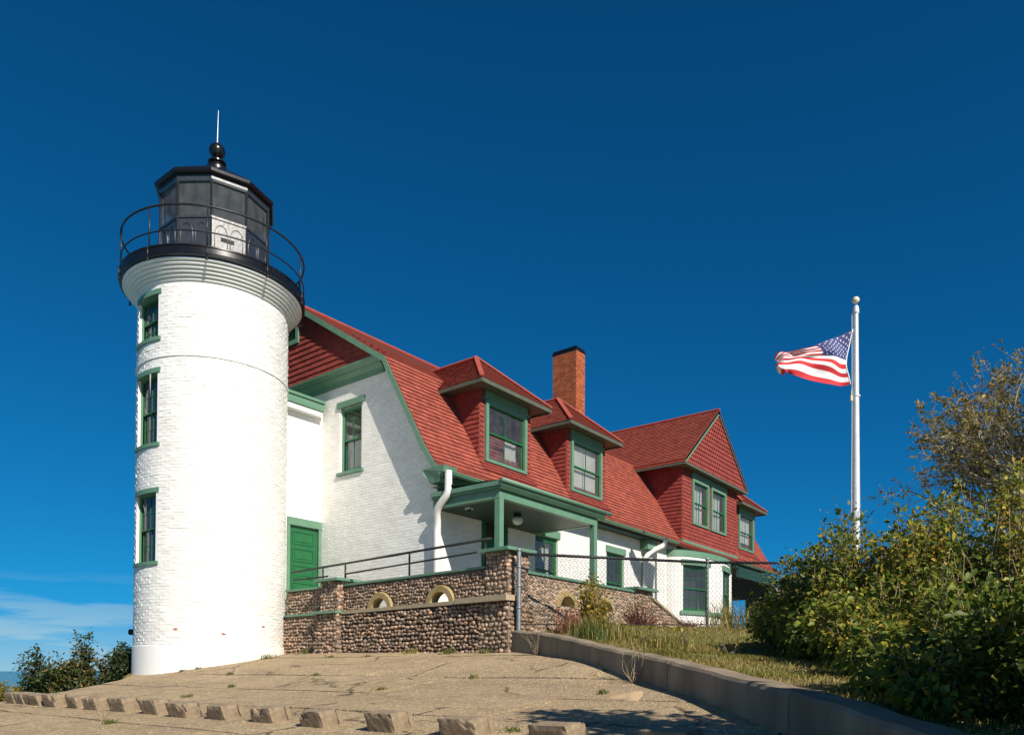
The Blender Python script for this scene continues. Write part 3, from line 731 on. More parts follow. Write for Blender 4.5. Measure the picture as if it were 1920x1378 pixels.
for i in range(6):
    r1 = r0+.058; mb = MB(); mb.lathe([(r0-.02, z0), (r1-.012, z0+.004), (r1, z0+.018), (r1, z0+.046), (r1-.014, z0+.06), (r0-.02, z0+.066)], TC, 96, tone=random.random()); mb.build('corbel_ring', M['white'], lt, True, auto=50); r0, z0 = r1, z0+.064
mb = MB(); mb.lathe([(1.2, 9.225), (2.1, 9.225), (2.155, 9.24), (2.16, 9.30), (2.14, 9.315), (2.14, 9.42), (2.16, 9.435), (2.16, 9.465), (2.13, 9.475), (1.2, 9.48)], TC, 96); mb.build('gallery_deck', M['black'], lt, True, auto=35)
mb = MB()
def ring(mb, r, z, tr, n=90): 
    pts = [(TC[0]+r*math.cos(2*math.pi*i/n), TC[1]+r*math.sin(2*math.pi*i/n), z) for i in range(n+1)]; mb.tube(pts, tr, 8, caps=False)
ring(mb, 2.125, 10.36, .024); rail = mb.build('gallery_railing', M['iron'], lt, True)
mb = MB(); ring(mb, 2.125, 9.78, .017); mb.build('lower_rail', M['iron'], rail, True)
NL = 10; LA = [R(-125.4+36*k) for k in range(NL)]; pol = lambda r, a, z: A(TC[0]+r*math.cos(a), TC[1]+r*math.sin(a), z)
for a in LA:
    mb = MB(); mb.tube([pol(2.17, a, 9.18), pol(2.17, a, 9.45)], .02, 8); mb.tube([pol(2.17, a, 9.15), pol(2.17, a, 9.19)], [.03, .03], 8); mb.tube([pol(2.125, a, 9.46), pol(2.125, a, 10.36)], .017, 8); mb.build('baluster', M['iron'], rail, True)
# lantern room: ten sides
LR = 1.30
mb = MB(); mb.lathe([(LR-.06, 9.47), (LR-.06, 9.475), (.1, 9.476)], TC, 10, LA[0]); mb.build('lantern_floor', M['ceil'], lt)
for k in range(NL):
    a, b = LA[k], LA[k]+R(36); P, Q = pol(LR, a, 0), pol(LR, b, 0); U = unit(Q-P); nn = np.cross(U, Z); wd = np.linalg.norm(Q-P)
    mb = MB(); mb.obox(P, U, Z, nn, (0, wd), (9.47, 10.62), (-.05, 0)); mb.obox(P, U, Z, nn, (-.01, wd+.01), (10.585, 10.635), (-.06, .022)); mb.obox(P, U, Z, nn, (-.01, wd+.01), (9.47, 9.55), (-.05, .02))
    pn = mb.build('lantern_panel', M['blackpanel'], lt)
    for u0 in (.08, wd/2+.03):                   # two raised lancet mouldings on every plate
        w2 = wd/2-.11; pts = [P+U*u0+Z*9.62+nn*.006, P+U*u0+Z*10.22+nn*.006]+[P+U*(u0+w2/2-w2/2*math.cos(t))+Z*(10.22+w2*.85*math.sin(t))+nn*.006 for t in np.linspace(.25, math.pi-.25, 9)]+[P+U*(u0+w2)+Z*10.22+nn*.006, P+U*(u0+w2)+Z*9.62+nn*.006]
        mb = MB(); mb.tube(pts, .009, 6); mb.build('arch_moulding', M['blackpanel'], pn, True)
    if k == 0:
        mb = MB(); mb.obox(P, U, Z, nn, (.22, .52), (10.10, 10.19), (0, .012)); mb.build('vent_slot', M['dark'], pn)
    g = [P+U*.03+Z*10.63-nn*.03, Q-U*.03+Z*10.63-nn*.03, Q-U*.03+Z*11.46-nn*.03, P+U*.03+Z*11.46-nn*.03]
    mb = MB(); mb.add(g, [(0, 1, 2, 3)]); mb.build('lantern_pane', M['lglass'], lt)
    mb = MB(); mb.tube([pol(LR-.005, a, 10.60), pol(LR-.005, a, 11.5)], .03, 6); mb.tube([pol(LR+.01, a, 9.47), pol(LR+.01, a, 10.6)], .022, 6); mb.build('mullion', M['iron'], lt)
mb = MB(); mb.lathe([(LR-.08, 11.45), (LR+.015, 11.45), (LR+.03, 11.5), (LR+.03, 11.585)], TC, 10, LA[0]); mb.build('lantern_cornice', M['blackpanel'], lt)
mb = MB(); mb.lathe([(LR-.1, 11.585), (LR+.10, 11.60), (LR+.13, 11.63), (LR+.13, 11.70), (LR+.10, 11.73), (.75, 12.17), (.34, 12.42), (.24, 12.48)], TC, 10, LA[0]); mb.build('lantern_roof', M['black'], lt)
mb = MB(); mb.lathe([(0.05, 11.60), (LR-.02, 11.585)], TC, 10, LA[0]); mb.build('lantern_ceiling', M['ceil'], lt)
mb = MB(); mb.lathe([(.30, 12.42), (.30, 12.5), (.20, 12.56), (.17, 12.66), (.22, 12.68), (.22, 12.71), (.12, 12.74), (.09, 12.83)], TC, 24); mb.build('ventilator_neck', M['black'], lt, True, auto=40)
mb = MB(); mb.lathe([(.195*math.sin(t), 13.0-.195*math.cos(t)) for t in np.linspace(.001, math.pi-.001, 16)], TC, 28); mb.build('ventilator_ball', M['black'], lt, True)
mb = MB(); mb.tube([(TC[0], TC[1], 13.15), (TC[0]+.01, TC[1], 13.6), (TC[0]+.02, TC[1], 14.05)], [.016, .011, .006], 6); mb.build('lightning_rod', M['steel'], lt)
mb = MB(); mb.lathe([(.04, 9.5), (.16, 9.5), (.10, 10.2), (.22, 10.35), (.30, 10.6), (.34, 10.85), (.30, 11.1), (.18, 11.32), (.02, 11.36)], TC, 20); mb.build('lens', M['ceil'], lt, True)
for (b, t) in WINS:
    # recessed window: reveals, casing, sill and curved header
    xin = TC[0]-1.63
    for y in WY:
        mb = MB(); xo = TC[0]-math.sqrt(TR**2-(y-TC[1])**2); mb.add([(xo, y, b), (xin, y, b), (xin, y, t), (xo, y, t)], [(0, 1, 2, 3)], .5); mb.build('window_reveal', M['plaster'], lt)
    yc = (WY[0]+WY[1])/2; arcs = [(TC[0]+TR*math.cos(a), TC[1]+TR*math.sin(a)) for a in np.linspace(lo-.05, hi+.05, 9)]
    for nm, zz0, zz1, pr in (('window_sill', b-.08, b+.0, .045), ('window_header', t-.01, t+.10, .022)):
        mb = MB(); V = []
        for (x, y) in arcs:
            d = unit(A(x-TC[0], y-TC[1], 0)); V += [A(x, y, zz0)+d*pr, A(x, y, zz1)+d*pr, A(xin, y, zz1), A(xin, y, zz0)]
        n = len(arcs); F = [(i*4+k, i*4+(k+1) % 4, (i+1)*4+(k+1) % 4, (i+1)*4+k) for i in range(n-1) for k in range(4)]+[(0, 1, 2, 3), (n*4-1, n*4-2, n*4-3, n*4-4)]
        mb.add(V, F); mb.build(nm, M['green'], lt)
    window(lt, (xin+.02, yc, b), (-1, 0, 0), WY[1]-WY[0], t-b, cas=.035, sill=0, cols=2, rows=2, casing=M['green'], sash=M['dkgreen'], proud=.02, fr=.03)
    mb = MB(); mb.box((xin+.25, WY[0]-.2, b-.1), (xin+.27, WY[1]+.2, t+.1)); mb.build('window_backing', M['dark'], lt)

# ------------------------------------------------------------------ keeper's house
H = thing('keepers_house', "keeper's house of white brick under a red shingled gambrel roof with green trim", 'house', (0, 0, 1.0))
L0, L1 = -.33, 22.4
PR = [(-.48, 4.66), (-.20, 4.90), (.12, 5.37), (1.50, 7.78), (5.0, 10.06)]
PRB = PR+[(10-y, z) for y, z in PR[-2::-1]]
def inner(p, d=.10):
    q = []
    for i, (y, z) in enumerate(p):
        a = np.array(p[max(i-1, 0)]); b = np.array(p[min(i+1, len(p)-1)]); t = unit(b-a); q.append((y+t[1]*d, z-t[0]*d))
    return q
mb = MB(); pin = inner(PRB); k = len(PRB)
V = [(x, y, z) for x in (L0, L1) for y, z in PRB+pin]
F = []
for i in range(k-1): F += [(i, 2*k+i, 2*k+i+1, i+1), (k+i, k+i+1, 3*k+i+1, 3*k+i), (i, i+1, k+i+1, k+i), (2*k+i, 3*k+i, 3*k+i+1, 2*k+i+1)]
F += [(0, k, 3*k, 2*k), (k-1, 3*k-1, 4*k-1, 2*k-1)]
mb.add(V, F); roof = mb.build('roof', M['redtrim'], H)
mb = MB()
for i in range(4):
    (ya, za), (yb, zb) = PR[i], PR[i+1]
    tiles(mb, [(L0, ya, za), (L1, ya, za), (L1, yb, zb), (L0, yb, zb)], .14, .17, .026)
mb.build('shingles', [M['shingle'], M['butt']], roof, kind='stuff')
mb = MB()
for i in range(3, 0, -1):
    (ya, za), (yb, zb) = PR[i], PR[i+1]
    mb.add([(L0, 10-yb, zb), (L1, 10-yb, zb), (L1, 10-ya, za), (L0, 10-ya, za)], [(0, 1, 2, 3)])
mb.build('rear_slope', M['shingle'], roof)
mb = MB(); mb.tube([(L0-.01, 5, 10.10), (L1, 5, 10.10)], .05, 6); mb.build('ridge_cap', M['redtrim'], roof)
# walls
GW = [(0, 10.0, 1.0), (0, 0, 1.0), (0, 0, 4.70), (0, .16, 5.20), (0, 1.6, 7.72), (0, 1.8, 7.82), (0, 8.2, 7.82), (0, 8.4, 7.72), (0, 9.84, 5.2), (0, 10, 4.7)]
gwh = [(-3.56, -2.72, 5.28, 7.0)]
mb = MB(); wall(mb, GW, gwh, .10); gab = mb.build('gable_wall', M['white'], H)
mb = MB(); bricks(mb, GW, [(-3.62, -2.66, 5.24, 7.12), (-5.8, -4.30, 0, 7.25)]); mb.build('brickwork', M['white'], gab, kind='stuff')
window(H, (.05, 3.14, 5.28), (-1, 0, 0), .84, 1.72, cas=.075, sill=.0, cols=2, rows=1, proud=-.0, sash=M['dkgreen'], curtain=(0, 1, .62))
mb = MB(); mb.obox(A(0, 0, 0), -Y, Z, -X, (-3.68, -2.60), (7.0, 7.16), (-.03, .045)); mb.build('window_header', M['green'], H)
mb = MB(); mb.obox(A(0, 0, 0), -Y, Z, -X, (-3.66, -2.62), (5.20, 5.28), (-.08, .065)); mb.build('window_sill', M['green'], H)
FWH = [(1.62, 2.66, 1.2, 3.96), (3.92, 5.02, 2.0, 3.86), (7.72, 8.84, 2.0, 3.86)]
FW = [(0, 0, 1.0), (10.2, 0, 1.0), (10.2, 0, 4.62), (0, 0, 4.62)]
mb = MB(); wall(mb, FW, FWH, .14); fwl = mb.build('front_wall', M['white'], H)
mb = MB(); bricks(mb, FW, [(a-.02, b+.02, c-.02, d+.02) for a, b, c, d in FWH]); mb.build('brickwork', M['white'], fwl, kind='stuff')
mb = MB(); mb.box((.01, .02, 1.0), (.05, 9.9, 4.6)); mb.prism([(22.0, y, max(z-.12, 4.5)) for x, y, z in GW[1:]+[(0, 10.0, 4.5)]], A(.06, 0, 0)); mb.box((22.0, 2.5, 1.0), (22.06, 9.9, 4.5)); mb.box((.2, 9.9, 1), (22, 10, 4.9)); mb.box((.1, .6, 1.15), (22, 9.9, 1.2)); mb.build('back_walls', M['plaster'], H)
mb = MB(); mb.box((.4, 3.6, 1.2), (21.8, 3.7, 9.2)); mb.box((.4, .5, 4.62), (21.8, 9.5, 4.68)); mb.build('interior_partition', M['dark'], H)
for xc in (4.47, 8.28):
    window(H, (xc, .06, 2.0), (0, -1, 0), 1.10, 1.86, cas=.09, sill=.07, cols=2, rows=1, proud=0, casing=M['dkgreen'], curtain=(.1, 1, 1) if xc < 5 else None)
    mb = MB(); mb.box((xc-.62, -.045, 3.86), (xc+.62, .02, 4.06)); mb.build('window_header', M['green'], H)
# front door with transom under the porch
mb = MB(); mb.box((1.62, -.03, 1.2), (1.74, .09, 3.96)); mb.box((2.54, -.03, 1.2), (2.66, .09, 3.96)); mb.box((1.74, -.03, 3.86), (2.54, .09, 3.96)); mb.box((1.74, -.02, 3.38), (2.54, .09, 3.48)); fd = mb.build('front_door', M['dkgreen'], H)
mb = MB(); mb.box((1.74, .03, 1.2), (2.54, .08, 3.38)); mb.build('door_leaf', M['door'], fd)
mb = MB(); mb.add([(1.74, .05, 3.48), (2.54, .05, 3.48), (2.54, .05, 3.86), (1.74, .05, 3.86)], [(0, 1, 2, 3)]); mb.build('transom_pane', M['glass'], fd)
for v in (1.35, 2.0, 2.65): 
    mb = MB(); mb.box((1.84, .015, v), (2.44, .032, v+.52)); mb.build('door_panel', M['dkgreen'], fd)
# red upper gable with vent, green cornice band and rake boards
G2 = [(-.17, 8.45, 7.98), (-.17, 1.55, 7.98), (-.17, 1.66, 7.90), (-.17, 5, 10.0)]
G2 = [(-.17, 8.38, 7.96), (-.17, 1.62, 7.96), (-.17, 5, 10.05)]
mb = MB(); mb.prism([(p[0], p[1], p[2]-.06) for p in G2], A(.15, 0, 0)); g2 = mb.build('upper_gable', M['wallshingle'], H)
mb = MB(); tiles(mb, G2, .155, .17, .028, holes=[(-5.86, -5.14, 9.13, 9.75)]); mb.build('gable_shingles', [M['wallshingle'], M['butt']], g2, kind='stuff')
mb = MB(); O = A(-.17, 0, 0)
for u, v in (((-5.86, -5.74), (9.13, 9.75)), ((-5.26, -5.14), (9.13, 9.75)), ((-5.74, -5.26), (9.13, 9.25)), ((-5.74, -5.26), (9.63, 9.75))): mb.obox(O, -Y, Z, -X, u, v, (-.03, .07))
vn = mb.build('gable_vent', M['green'], H)
for k in range(5):
    mb = MB(); z = 9.27+k*.075; mb.obox(A(-.17, 0, z), -Y, unit(A(-.5, 0, -1)), unit(A(-1, 0, .5)), (-5.74, -5.26), (-.03, .05), (-.0, .012)); mb.build('slat', M['soffit'], vn)
mb = MB(); mb.obox(O, -Y, Z, -X, (-5.74, -5.26), (9.25, 9.63), (-.06, -.02)); mb.build('vent_backing', M['dark'], vn)
mb = MB(); PRF = [(0, 7.58), (-.05, 7.58), (-.06, 7.70), (-.16, 7.78), (-.17, 7.83), (-.27, 7.90), (-.28, 7.95), (-.16, 7.97), (0, 7.97)]
mb.prism([(x, 1.86, z) for x, z in PRF], A(0, 6.28, 0)); mb.build('cornice_band', M['green'], H)
def rake(p, q, w, name, xo=L0, th=.30, m='green', off=.10, par=None):
    """bargeboard following the roof edge, in the YZ plane"""
    mb = MB(); p, q = A(0, *p), A(0, *q); t = unit(q-p); p, q = p-t*.035, q+t*.035; n = A(0, -t[2], t[1]); mb.prism([(xo, *(p-n*off)[1:]), (xo, *(q-n*off)[1:]), (xo, *(q-n*(off+w))[1:]), (xo, *(p-n*(off+w))[1:])], A(th, 0, 0)); return mb.build(name, M[m], par or H)
for sd in (0, 1):
    pr = PR if sd == 0 else [(10-y, z) for y, z in PR[::-1]]
    for (d0, d1, x0, x1, nm) in ((.004, .135, L0-.02, L0+.045, 'rake_board'), (.102, .15, L0+.045, L0+.34, 'rake_soffit')):
        o_, i_ = inner(pr, d0), inner(pr, d1); k = len(pr); V = [(x, y, z) for x in (x0, x1) for y, z in o_+i_]; F = []
        for q in range(k-1): F += [(q, q+1, k+q+1, k+q), (2*k+q, 3*k+q, 3*k+q+1, 2*k+q+1), (q, 2*k+q, 2*k+q+1, q+1), (k+q, k+q+1, 3*k+q+1, 3*k+q)]
        F += [(0, k, 3*k, 2*k), (k-1, 3*k-1, 4*k-1, 2*k-1)]
        make_obj(nm, V, F, [.5]*len(F), M['green'], H, auto=30)
# eave: fascia, soffit, gutter and corner return
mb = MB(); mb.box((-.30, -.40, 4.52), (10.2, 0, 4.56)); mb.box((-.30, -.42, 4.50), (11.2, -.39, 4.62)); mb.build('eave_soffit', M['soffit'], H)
mb = MB(); mb.prism([(-.36, .16, 4.74), (-.36, .12, 4.60), (-.30, .02, 4.52), (-.28, .0, 4.42), (-.28, -.30, 4.42), (-.30, -.36, 4.52), (-.36, -.50, 4.62), (-.38, -.56, 4.76)], A(.46, 0, 0)); mb.build('eave_return', M['green'], H)
def gutter(x0, x1, y, z, name='gutter'):
    mb = MB(); k = 8; V = []
    for x in (x0, x1): V += [(x, y-.065*math.cos(t), z-.075*math.sin(t)) for t in np.linspace(0, math.pi, k)]
    F = [(i, i+1, k+i+1, k+i) for i in range(k-1)]+[tuple(range(k)), tuple(range(k, 2*k))]
    mb.add(V, F); mb.tube([(x0, y-.068, z), (x1, y-.068, z)], .013, 6); g = mb.build(name, M['green'], H, True, auto=40)
    return g
gutter(-.25, 11.7, -.53, 4.64)
def downspout(pts, r=.065):
    mb = MB(); mb.tube(slerp_path(pts, 5), r, 12); o = mb.build('downspout', M['whitetrim'], H, True, auto=50); return o
downspout([(-.23, -.56, 4.64), (-.23, -.56, 4.3), (-.24, -.53, 4.10), (-.22, -.22, 3.80), (-.12, -.12, 3.5), (-.105, -.10, 3.2), (-.105, -.10, 2.4), (-.105, -.10, 1.3)], .085)
downspout([(10.72, -.53, 4.62), (10.68, -.50, 4.42), (10.35, -.28, 4.22), (10.1, -.14, 3.98), (10.05, -.12, 3.6), (10.05, -.12, 2.6), (10.05, -.12, 1.4)], .085)
mb = MB(); mb.box((9.9, -.30, 4.22), (10.6, .0, 4.51)); mb.build('eave_block', M['green'], H)

# right-hand front: flat wall with the bowed bay, then the deep side porch
FB = [(10.2, -.10, 1.0), (17.62, -.10, 1.0), (17.62, -.10, 4.55), (10.2, -.10, 4.55)]
mb = MB(); wall(mb, FB); mb.box((10.2, -.09, 1), (10.24, .02, 4.5)); mb.box((17.58, -.09, 1), (17.62, 2.5, 4.5)); mb.box((10.3, -.09, 4.55), (17.5, .0, 4.85)); bw = mb.build('bay_wall', M['white'], H)
mb = MB(); bricks(mb, FB, [(12.2, 17.3, 0, 5)]); mb.build('brickwork', M['white'], bw, kind='stuff')
BC, BA_, BB = 14.1, 2.4, .95       # bow: centre, half width, depth
bow = lambda t, e=0.: (BC-(BA_+e)*math.cos(t), -.10-(BB+e)*math.sin(t))
def bowband(name, z0, z1, e, m, t0=0., t1=math.pi, n=40, par=None, e0=-.03, smooth=True):
    V = []
    for t in np.linspace(t0, t1, n+1):
        for (ee, z) in ((e, z0), (e, z1), (e0, z1), (e0, z0)): V.append((*bow(t, ee), z))
    F = [(i*4+k, (i+1)*4+k, (i+1)*4+(k+1) % 4, i*4+(k+1) % 4) for i in range(n) for k in range(4)]+[(0, 1, 2, 3), (n*4+3, n*4+2, n*4+1, n*4)]
    return make_obj(name, V, F, [.5]*len(F), m, par or H, smooth, auto=40)
W1, W2 = (.52, 1.22), (1.72, 2.30)      # angular spans of the two bow windows
zb, zt = 2.27, 3.90
by = bowband('bow_wall', 1.0, zb-.14, 0, M['white'])
for (a, b) in ((0, W1[0]), (W1[1], W2[0]), (W2[1], math.pi)): bowband('bow_pier', zb-.14, zt, 0, M['white'], a, b, 16, by)
bowband('bow_lintel', zt, 4.39, 0, M['white'], par=by)
bowband('bow_frieze', 4.20, 4.41, .03, M['green'], par=by); bowband('bow_sill', zb-.14, zb, .07, M['green'], W1[0]-.06, W2[1]+.1, 30, by)
bowband('bow_roof', 4.392, 4.43, .025, M['soffit'], par=by, e0=-1.0)
for (a, b) in (W1, W2):
    bowband('bow_header', 3.90, 4.10, .035, M['green'], a-.04, b+.05, 12, by)
    P, Q = A(*bow(a), 0), A(*bow(b), 0); nn = unit(np.cross(unit(Q-P), Z)); c = (P+Q)/2-nn*.05
    window(H, (c[0], c[1], zb), nn, np.linalg.norm(Q-P), zt-zb, cas=.09, sill=0, cols=3, rows=2, casing=M['dkgreen'], proud=0)
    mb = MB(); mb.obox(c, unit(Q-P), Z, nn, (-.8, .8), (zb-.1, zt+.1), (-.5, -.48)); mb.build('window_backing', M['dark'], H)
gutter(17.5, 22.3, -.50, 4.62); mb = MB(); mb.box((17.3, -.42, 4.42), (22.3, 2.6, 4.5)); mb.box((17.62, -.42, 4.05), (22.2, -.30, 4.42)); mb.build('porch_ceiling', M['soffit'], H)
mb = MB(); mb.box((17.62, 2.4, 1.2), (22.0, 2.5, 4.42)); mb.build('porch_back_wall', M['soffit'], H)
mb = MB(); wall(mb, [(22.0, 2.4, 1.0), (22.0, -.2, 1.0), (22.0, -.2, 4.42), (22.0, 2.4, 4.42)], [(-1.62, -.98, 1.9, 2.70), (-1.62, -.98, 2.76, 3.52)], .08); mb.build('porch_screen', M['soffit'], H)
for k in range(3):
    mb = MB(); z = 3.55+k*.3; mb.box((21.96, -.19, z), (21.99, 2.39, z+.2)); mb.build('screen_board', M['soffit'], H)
mb = MB(); mb.box((21.75, -.40, 1.2), (21.95, -.20, 4.05)); mb.build('porch_corner_post', M['green'], H)
mb = MB(); mb.box((19.3, 2.34, 1.3), (20.35, 2.40, 3.6)); pd = mb.build('porch_door', M['whitetrim'], H)
for z in (1.45, 2.65):
    mb = MB(); mb.add([(19.42, 2.33, z), (20.23, 2.33, z), (20.23, 2.33, z+.85), (19.42, 2.33, z+.85)], [(0, 1, 2, 3)]); mb.build('pane', M['glass'], pd)

# dormers
def dormer(xc, **kw):
    hw, yf, y1 = 1.08, .15, 1.4
    d = MB(); fr = [(xc-hw, yf, 5.28), (xc+hw, yf, 5.28), (xc+hw, yf, 7.35), (xc-hw, yf, 7.35)]
    hole = (xc-.78, xc+.78, 5.55, 6.98); wall(d, fr, [hole], .12)
    ck = lambda s: [(xc+s*hw, 1.30, 7.35), (xc+s*hw, yf, 7.35), (xc+s*hw, yf, 5.42), (xc+s*hw, 1.30, 7.40)]
    for s in (-1, 1): d.add([(xc+s*(hw-.002), 1.6, 7.35), (xc+s*(hw-.002), yf, 7.35), (xc+s*(hw-.002), yf, 5.28)], [(0, 1, 2)], .5)
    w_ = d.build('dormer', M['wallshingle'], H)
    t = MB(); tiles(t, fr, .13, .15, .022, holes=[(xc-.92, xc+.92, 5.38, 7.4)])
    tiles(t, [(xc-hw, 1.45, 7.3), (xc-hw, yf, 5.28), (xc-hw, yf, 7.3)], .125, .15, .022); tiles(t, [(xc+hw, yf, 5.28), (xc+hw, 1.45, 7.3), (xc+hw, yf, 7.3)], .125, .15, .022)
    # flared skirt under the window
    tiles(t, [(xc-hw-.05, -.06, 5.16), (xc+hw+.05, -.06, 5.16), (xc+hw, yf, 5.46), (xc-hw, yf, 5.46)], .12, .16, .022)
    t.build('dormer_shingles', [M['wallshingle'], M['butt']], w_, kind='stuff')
    e, ye, ze = 1.50, -.28, 7.34; ap = A(xc, 1.22, 8.66)
    d = MB(); yb, yr = 1.38, 3.0
    P = [A(xc-e, ye, ze), A(xc+e, ye, ze), A(xc+e, yb, ze), A(xc-e, yb, ze)]; rb = A(xc, yr, 8.66)
    d.add(P+[ap, rb, A(xc-e, yb+.2, ze), A(xc+e, yb+.2, ze)], [(0, 1, 4), (1, 2, 5, 4), (3, 0, 4, 5), (0, 3, 2, 1)]); rf = d.build('dormer_roof', M['redtrim'], H)
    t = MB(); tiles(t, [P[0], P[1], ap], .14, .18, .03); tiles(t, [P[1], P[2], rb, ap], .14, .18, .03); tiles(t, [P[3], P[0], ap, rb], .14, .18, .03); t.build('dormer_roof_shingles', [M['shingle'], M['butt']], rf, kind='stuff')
    t = MB()
    for q in (P[0], P[1]): t.obox(q+Z*.03, unit(ap-q), unit(np.cross(Z, ap-q)), np.cross(unit(ap-q), unit(np.cross(Z, ap-q))), (0, np.linalg.norm(ap-q)+.03), (-.06, .06), (-.0, .035))
    t.tube([ap+Z*.03, rb+Z*.03], .05, 6); t.build('hip_cap', M['redtrim'], rf)
    t = MB(); t.box((xc-e-.005, ye-.01, ze-.10), (xc+e+.005, ye+.03, ze-.004)); t.box((xc-e-.005, ye+.03, ze-.10), (xc-e+.03, yb, ze-.004)); t.box((xc+e-.03, ye+.03, ze-.10), (xc+e+.005, yb, ze-.004)); t.box((xc-e+.03, ye+.03, ze-.06), (xc+e-.03, yb, ze-.02)); t.build('dormer_eave', M['grey'], rf)
    t = MB(); t.box((xc-.90, yf-.06, 7.06), (xc+.90, yf-.003, 7.28)); t.box((xc-.95, yf-.09, 7.06), (xc+.95, yf-.003, 7.10)); t.build('dormer_frieze', M['green'], H)
    window(H, (xc, yf-.012, 5.46), (0, -1, 0), 1.76, 1.60, cas=.11, sill=.0, **kw)
dormer(2.77, cols=2, rows=1, curtain=(.60, .93, .50)); dormer(6.74, cols=2, rows=1, blind=1.); dormer(19.84, cols=2, rows=1, blind=.8)

# the large gabled dormer over the bay
xa, xb, yf = 12.5, 17.6, -.30
d = MB(); fr = [(xa, yf, 4.90), (xb, yf, 4.90), (xb, yf, 7.62), (xa, yf, 7.62)]
h1, h2 = (13.42, 14.66, 5.70, 7.28), (15.10, 16.36, 5.70, 7.28); wall(d, fr, [h1, h2], .12)
for x in (xa, xb): d.add([(x, 1.5, 7.62), (x, yf, 7.62), (x, yf, 4.90), (x, .0, 4.90)], [(0, 1, 2, 3)], .5)
d.add([(xa, yf, 4.90), (xb, yf, 4.90), (xb, .3, 4.90), (xa, .3, 4.90)], [(0, 1, 2, 3)], .5)
gd = d.build('gabled_dormer', M['wallshingle'], H)
t = MB(); tiles(t, fr, .135, .16, .024, holes=[(13.30, 14.78, 5.56, 7.7), (14.98, 16.48, 5.56, 7.7)])
tiles(t, [(xa, 1.46, 7.62), (xa, -.13, 4.90), (xa, yf, 4.90), (xa, yf, 7.62)], .135, .16, .024)
t.build('dormer_shingles', [M['wallshingle'], M['butt']], gd, kind='stuff')
ex0, ex1, ze, zr, yg = 12.0, 18.0, 7.66, 10.20, -.66
d = MB(); xm = 15.0
ro = [A(ex0, yg, ze), A(ex0, 1.50, ze), A(xm, 5.1, zr), A(xm, yg, zr)]; rr = [A(ex1, yg, ze), A(xm, yg, zr), A(xm, 5.1, zr), A(ex1, 1.50, ze)]
dn = A(0, 0, -.09)
for q in (ro, rr): d.prism(q, dn)
gr = d.build('gabled_dormer_roof', M['redtrim'], H)
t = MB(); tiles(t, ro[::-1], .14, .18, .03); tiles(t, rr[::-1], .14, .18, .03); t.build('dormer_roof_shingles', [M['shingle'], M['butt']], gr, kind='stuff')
t = MB(); t.tube([(xm, yg-.02, zr+.04), (xm, 5.1, zr+.04)], .05, 6); t.build('ridge_cap', M['redtrim'], gr)
gf = [(ex0+.12, yg+.06, ze-.06), (ex1-.12, yg+.06, ze-.06), (xm, yg+.06, zr-.16)]
d = MB(); d.prism(gf, A(0, .1, 0)); ff = d.build('gable_face', M['wallshingle'], H)
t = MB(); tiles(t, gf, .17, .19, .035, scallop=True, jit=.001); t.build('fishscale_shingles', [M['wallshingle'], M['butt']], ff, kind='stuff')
for s, q in ((1, A(ex0, yg, ze)), (-1, A(ex1, yg, ze))):
    ap = A(xm, yg, zr); tt = unit(ap-q); nn = unit(np.cross(Y, tt)); nn = nn if nn[2] > 0 else -nn
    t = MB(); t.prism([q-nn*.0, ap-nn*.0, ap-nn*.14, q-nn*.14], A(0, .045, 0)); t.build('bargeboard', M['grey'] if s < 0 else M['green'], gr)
t = MB(); t.box((ex0+.02, yg+.0, ze-.16), (ex1-.02, yg+.05, ze-.075)); t.box((ex0+.02, yg+.05, ze-.14), (ex1-.02, .1, ze-.09)); t.box((ex0+.0, yg+.05, ze-.17), (ex0+.045, 1.4, ze-.075)); t.build('gable_soffit', M['grey'], H)
t = MB(); t.box((13.25, yf-.07, 7.30), (16.53, yf-.003, 7.50)); t.build('dormer_frieze', M['green'], H)
for hh in (h1, h2): window(H, ((hh[0]+hh[1])/2, yf-.012, 5.58), (0, -1, 0), 1.46, 1.72, cas=.12, sill=0, cols=2, rows=1, curtain=(0, 1, 1))
# curved bracket ledge below the dormer
t = MB(); t.box((xa-.06, yf-.06, 4.80), (xb+.06, .25, 4.895)); t.build('dormer_ledge', M['green'], H)
for x in (xa+.02, xb-.22):
    t = MB(); pr = [(yf-.05, 4.80), (yf-.02, 4.66), (-.12, 4.52), (-.02, 4.36), (.0, 4.30), (.0, 4.80)]
    t.prism([(x, y, z) for y, z in pr], A(.2, 0, 0)); t.build('bracket', M['green'], H)

# front porch
PZt = 4.22
t = MB(); t.box((-.14, -2.0, 3.84), (3.92, -1.86, 4.10)); t.box((-.14, -1.86, 3.84), (.0, -.0, 4.10)); t.box((3.78, -1.86, 3.84), (3.92, 0, 4.10)); t.build('porch_beam', M['green'], H)
t = MB(); t.prism([(-.26, -2.14, 4.10), (-.20, -2.06, 4.02), (-.14, -2.02, 3.99), (-.14, 0, 4.04), (-.26, 0, 4.13), (-.26, 0, 4.25), (-.26, -2.14, 4.20)][:2]+[(-.2, -2.06, 4.22), (-.26, -2.14, 4.20)], A(4.36, 0, 0)); 
t.box((-.24, -2.10, 4.10), (4.14, .0, 4.20)); t.box((-.20, -2.05, 4.04), (4.05, -.0, 4.10)); t.add([(-.24, -2.12, 4.205), (4.14, -2.12, 4.205), (4.14, 0, 4.34), (-.24, 0, 4.34)], [(0, 1, 2, 3)]); t.build('porch_roof', M['green'], H)
t = MB(); t.tube([(-.26, -2.16, 4.19), (4.32, -2.16, 4.19)], .055, 8); t.build('porch_gutter', M['green'], H, True)
pc = MB(); pc.box((.0, -1.86, 3.86), (3.78, 0, 3.875)); pc = pc.build('porch_roof_ceiling', M['soffit'], H)
